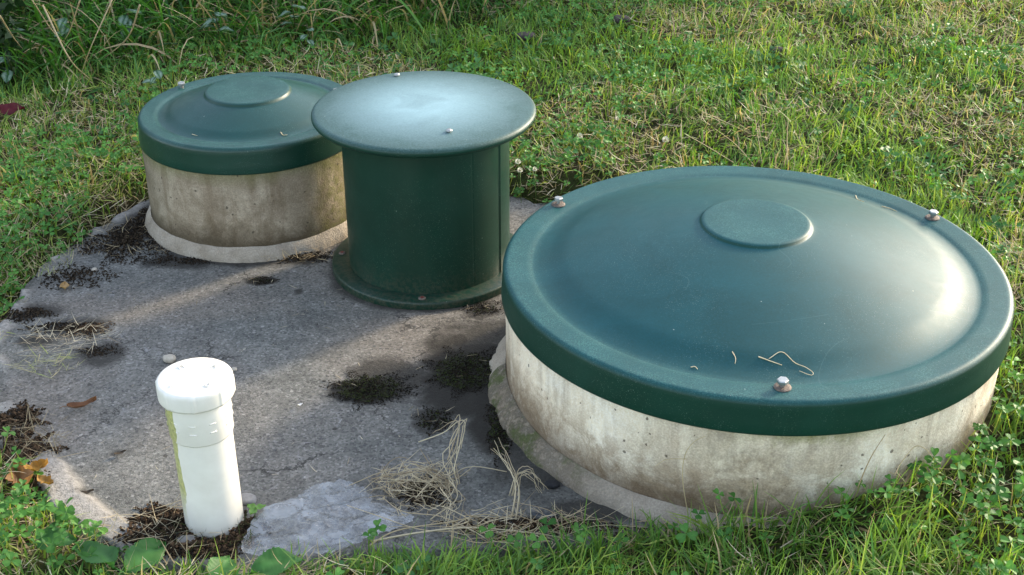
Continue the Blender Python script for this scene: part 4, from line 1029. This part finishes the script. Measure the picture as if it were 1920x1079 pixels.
for i, (px, py, h, nl, s, lab) in enumerate([(12, 28, .12, 5, .05, 'silver marked leaves at the very top left corner'), (10, 100, .10, 5, .05, 'silver marked leaves below the top left corner'), (233, 10, .14, 5, .045, 'silver marked plant at the top edge left of the dark grass'),
        (400, 15, .14, 6, .045, 'silver marked plant at the top edge above the small cover'), (290, 118, .12, 3, .032, 'single silver marked sprig behind the small cover bolt'), (545, 0, .15, 4, .04, 'silver marked leaves at the top edge left of centre'),
        (120, 8, .2, 4, .045, 'dull silver leaves in the shade near the top left'), (820, 128, .06, 3, .02, 'tiny pale leaved sprig just behind the drum lid'), (575, 45, .1, 3, .03, 'small pale sprig in the tall grass above the small cover')]):
    arch_plant(px, py, h, nl, s, lab, 60+i)
# long dead stems arching over the bank
for i, (a, b, c_, d_, e, f_, lab) in enumerate([(60, 0, 100, 60, 150, 110, 'bleached dead stem nearest the top left corner'), (80, 10, 130, 110, 170, 150, 'long buff dead stem crossing the dark gap'), (150, 0, 130, 60, 110, 90, 'thin dead stem bending left over the bank'), (210, 0, 170, 90, 150, 145, 'pale dead stem hanging down the bank'), (262, 10, 240, 70, 195, 110, 'straight straw stem above the small cover'), (0, 30, 25, 70, 45, 95, 'thin brown stem at the left edge')]):
    strand_obj('dead_stalk', lab, [[tuple(un(a, b, .34)), tuple(un(c_, d_, .22)), tuple(un(e, f_, .09))]], 'stem', 'dead stems over the bank', r=.0022, cols=(S1*.8, S1))

# ------------------------------------------------------------------ SHRUBS at the back of the garden (they shade the bank and are mirrored in the covers; tall unseen ones added to shade the left lawn)
def shrub(cx, cy, rx, ry, h, label, n=8000, seed=0):
    g = np.random.default_rng(seed); z0 = float(ground(cx, cy))
    small = rx < .3; n = 1500 if small else n
    t = empty('shrub', (cx, cy, z0), label, 'shrub', 'dark shrubs behind the bank')
    parts = []
    for k in range(9):
        a = g.uniform(0, 2*PI); e = np.array([rx*.7*math.cos(a), ry*.7*math.sin(a), h*g.uniform(.6, .95)])
        parts.append(tube(spline([(0, 0, 0), e*np.array([.3, .3, .5])+g.normal(0, .02 if small else .05, 3), e], 5), np.linspace(.03, .008, 11)*(.3 if small else 1), 6))
    V, F = join(parts); build('trunk', V, F, M_bark, t)
    cl = g.normal(0, .5, (40, 3)); cl /= np.maximum(np.linalg.norm(cl, axis=1)[:, None], .4); cl *= g.uniform(.45, 1, (40, 1))
    q_ = cl[g.integers(0, 40, n)]+g.normal(0, .17, (n, 3))
    P = q_*np.array([rx, ry, h*.5])+np.array([0, 0, h*.52]); P[:, 2] = np.maximum(P[:, 2], .03)
    nrm = g.normal(0, 1, (n, 3))+np.array([0, 0, .6]); nrm /= np.linalg.norm(nrm, axis=1)[:, None]
    u = np.cross(nrm, g.normal(0, 1, (n, 3))); u /= np.linalg.norm(u, axis=1)[:, None]; v = np.cross(nrm, u); s = g.uniform(.028, .055, n)[:, None]*(.5 if small else 1)
    Q = np.stack([P-u*s, P+v*s*.45, P+u*s, P-v*s*.45], 1).reshape(-1, 3)
    c = np.repeat(mixcol(np.array([.012, .035, .012] if small else [.02, .06, .012]), np.array([.03, .07, .022] if small else [.06, .12, .025]), g.random(n)), 4, 0)
    build('crown', Q, np.arange(n*4).reshape(n, 4), M_leaf, t, col=c, smooth=False)
for i, (x_, y_, rx, ry, h, lab) in enumerate([(-1.52, 3.56, .15, .16, .36, 'dark shrub at the top left corner above the bank'), (-1.45, 5.9, .8, .5, 1.3, 'shrub behind the bank left of centre'), (-.3, 6.3, .8, .5, 1.2, 'shrub behind the bank in line with the drum'),
        (.75, 6.5, .62, .5, 1.7, 'unseen tall shrub added right of centre to shade the left lawn'), (1.75, 6.2, .75, .5, 2.2, 'tallest unseen shrub added at the back right to shade the left lawn'), (2.5, 6.15, .5, .45, 2.1, 'rightmost unseen tall shrub added to shade the left lawn'), (-3.1, 5.6, .9, .6, 1.7, 'tall shrub beyond the left side of the bank'), (-3.1, 4.0, .6, .6, 1.2, 'shrub left of the lawn')]):
    shrub(x_, y_, rx, ry, h, lab, seed=70+i)

# ------------------------------------------------------------------ CAMERA, LIGHT, SKY
cam = bpy.data.cameras.new('camera'); co = bpy.data.objects.new('camera', cam); COL.objects.link(co)
cam.sensor_width = 36; cam.lens = FPX/1920*36; cam.clip_start = .05; cam.clip_end = 500
M4 = Matrix([[Rv[0], Uv[0], -Fv[0], 0], [Rv[1], Uv[1], -Fv[1], 0], [Rv[2], Uv[2], -Fv[2], CH], [0, 0, 0, 1]])
co.matrix_world = M4; sc.camera = co

SUN_AZ, SUN_EL = math.radians(39), math.radians(21)      # azimuth from +X towards +Y
sdir = Vector((math.cos(SUN_EL)*math.cos(SUN_AZ), math.cos(SUN_EL)*math.sin(SUN_AZ), math.sin(SUN_EL)))
sun = bpy.data.lights.new('sun', 'SUN'); sun.energy = 1.5; sun.angle = math.radians(6); sun.color = (1., .84, .60)
so = bpy.data.objects.new('sun', sun); COL.objects.link(so); so.rotation_euler = sdir.to_track_quat('Z', 'Y').to_euler()
w = bpy.data.worlds.new('World'); sc.world = w; w.use_nodes = True; nt = w.node_tree; nt.nodes.clear()
sky = nt.nodes.new('ShaderNodeTexSky'); sky.sky_type = 'NISHITA'; sky.sun_disc = False
sky.sun_elevation = SUN_EL; sky.sun_rotation = PI/2-SUN_AZ; sky.air_density = 1.; sky.dust_density = 1.5
bg = nt.nodes.new('ShaderNodeBackground'); bg.inputs[1].default_value = .15; ow = nt.nodes.new('ShaderNodeOutputWorld')
hs = nt.nodes.new('ShaderNodeHueSaturation'); hs.inputs['Saturation'].default_value = .64      # thin veil of cloud over the blue
nt.links.new(sky.outputs[0], hs.inputs['Color']); nt.links.new(hs.outputs[0], bg.inputs[0]); nt.links.new(bg.outputs[0], ow.inputs[0])
vs = sc.view_settings; vs.view_transform = 'Standard'; vs.look = 'None'; vs.gamma = 1; vs.exposure = 1.98
try: vs.use_curve_mapping = False
except Exception: pass
sc.cycles.max_bounces = 6; sc.cycles.diffuse_bounces = 3; sc.cycles.transmission_bounces = 4; sc.cycles.transparent_max_bounces = 8
sc.cycles.use_denoising = True
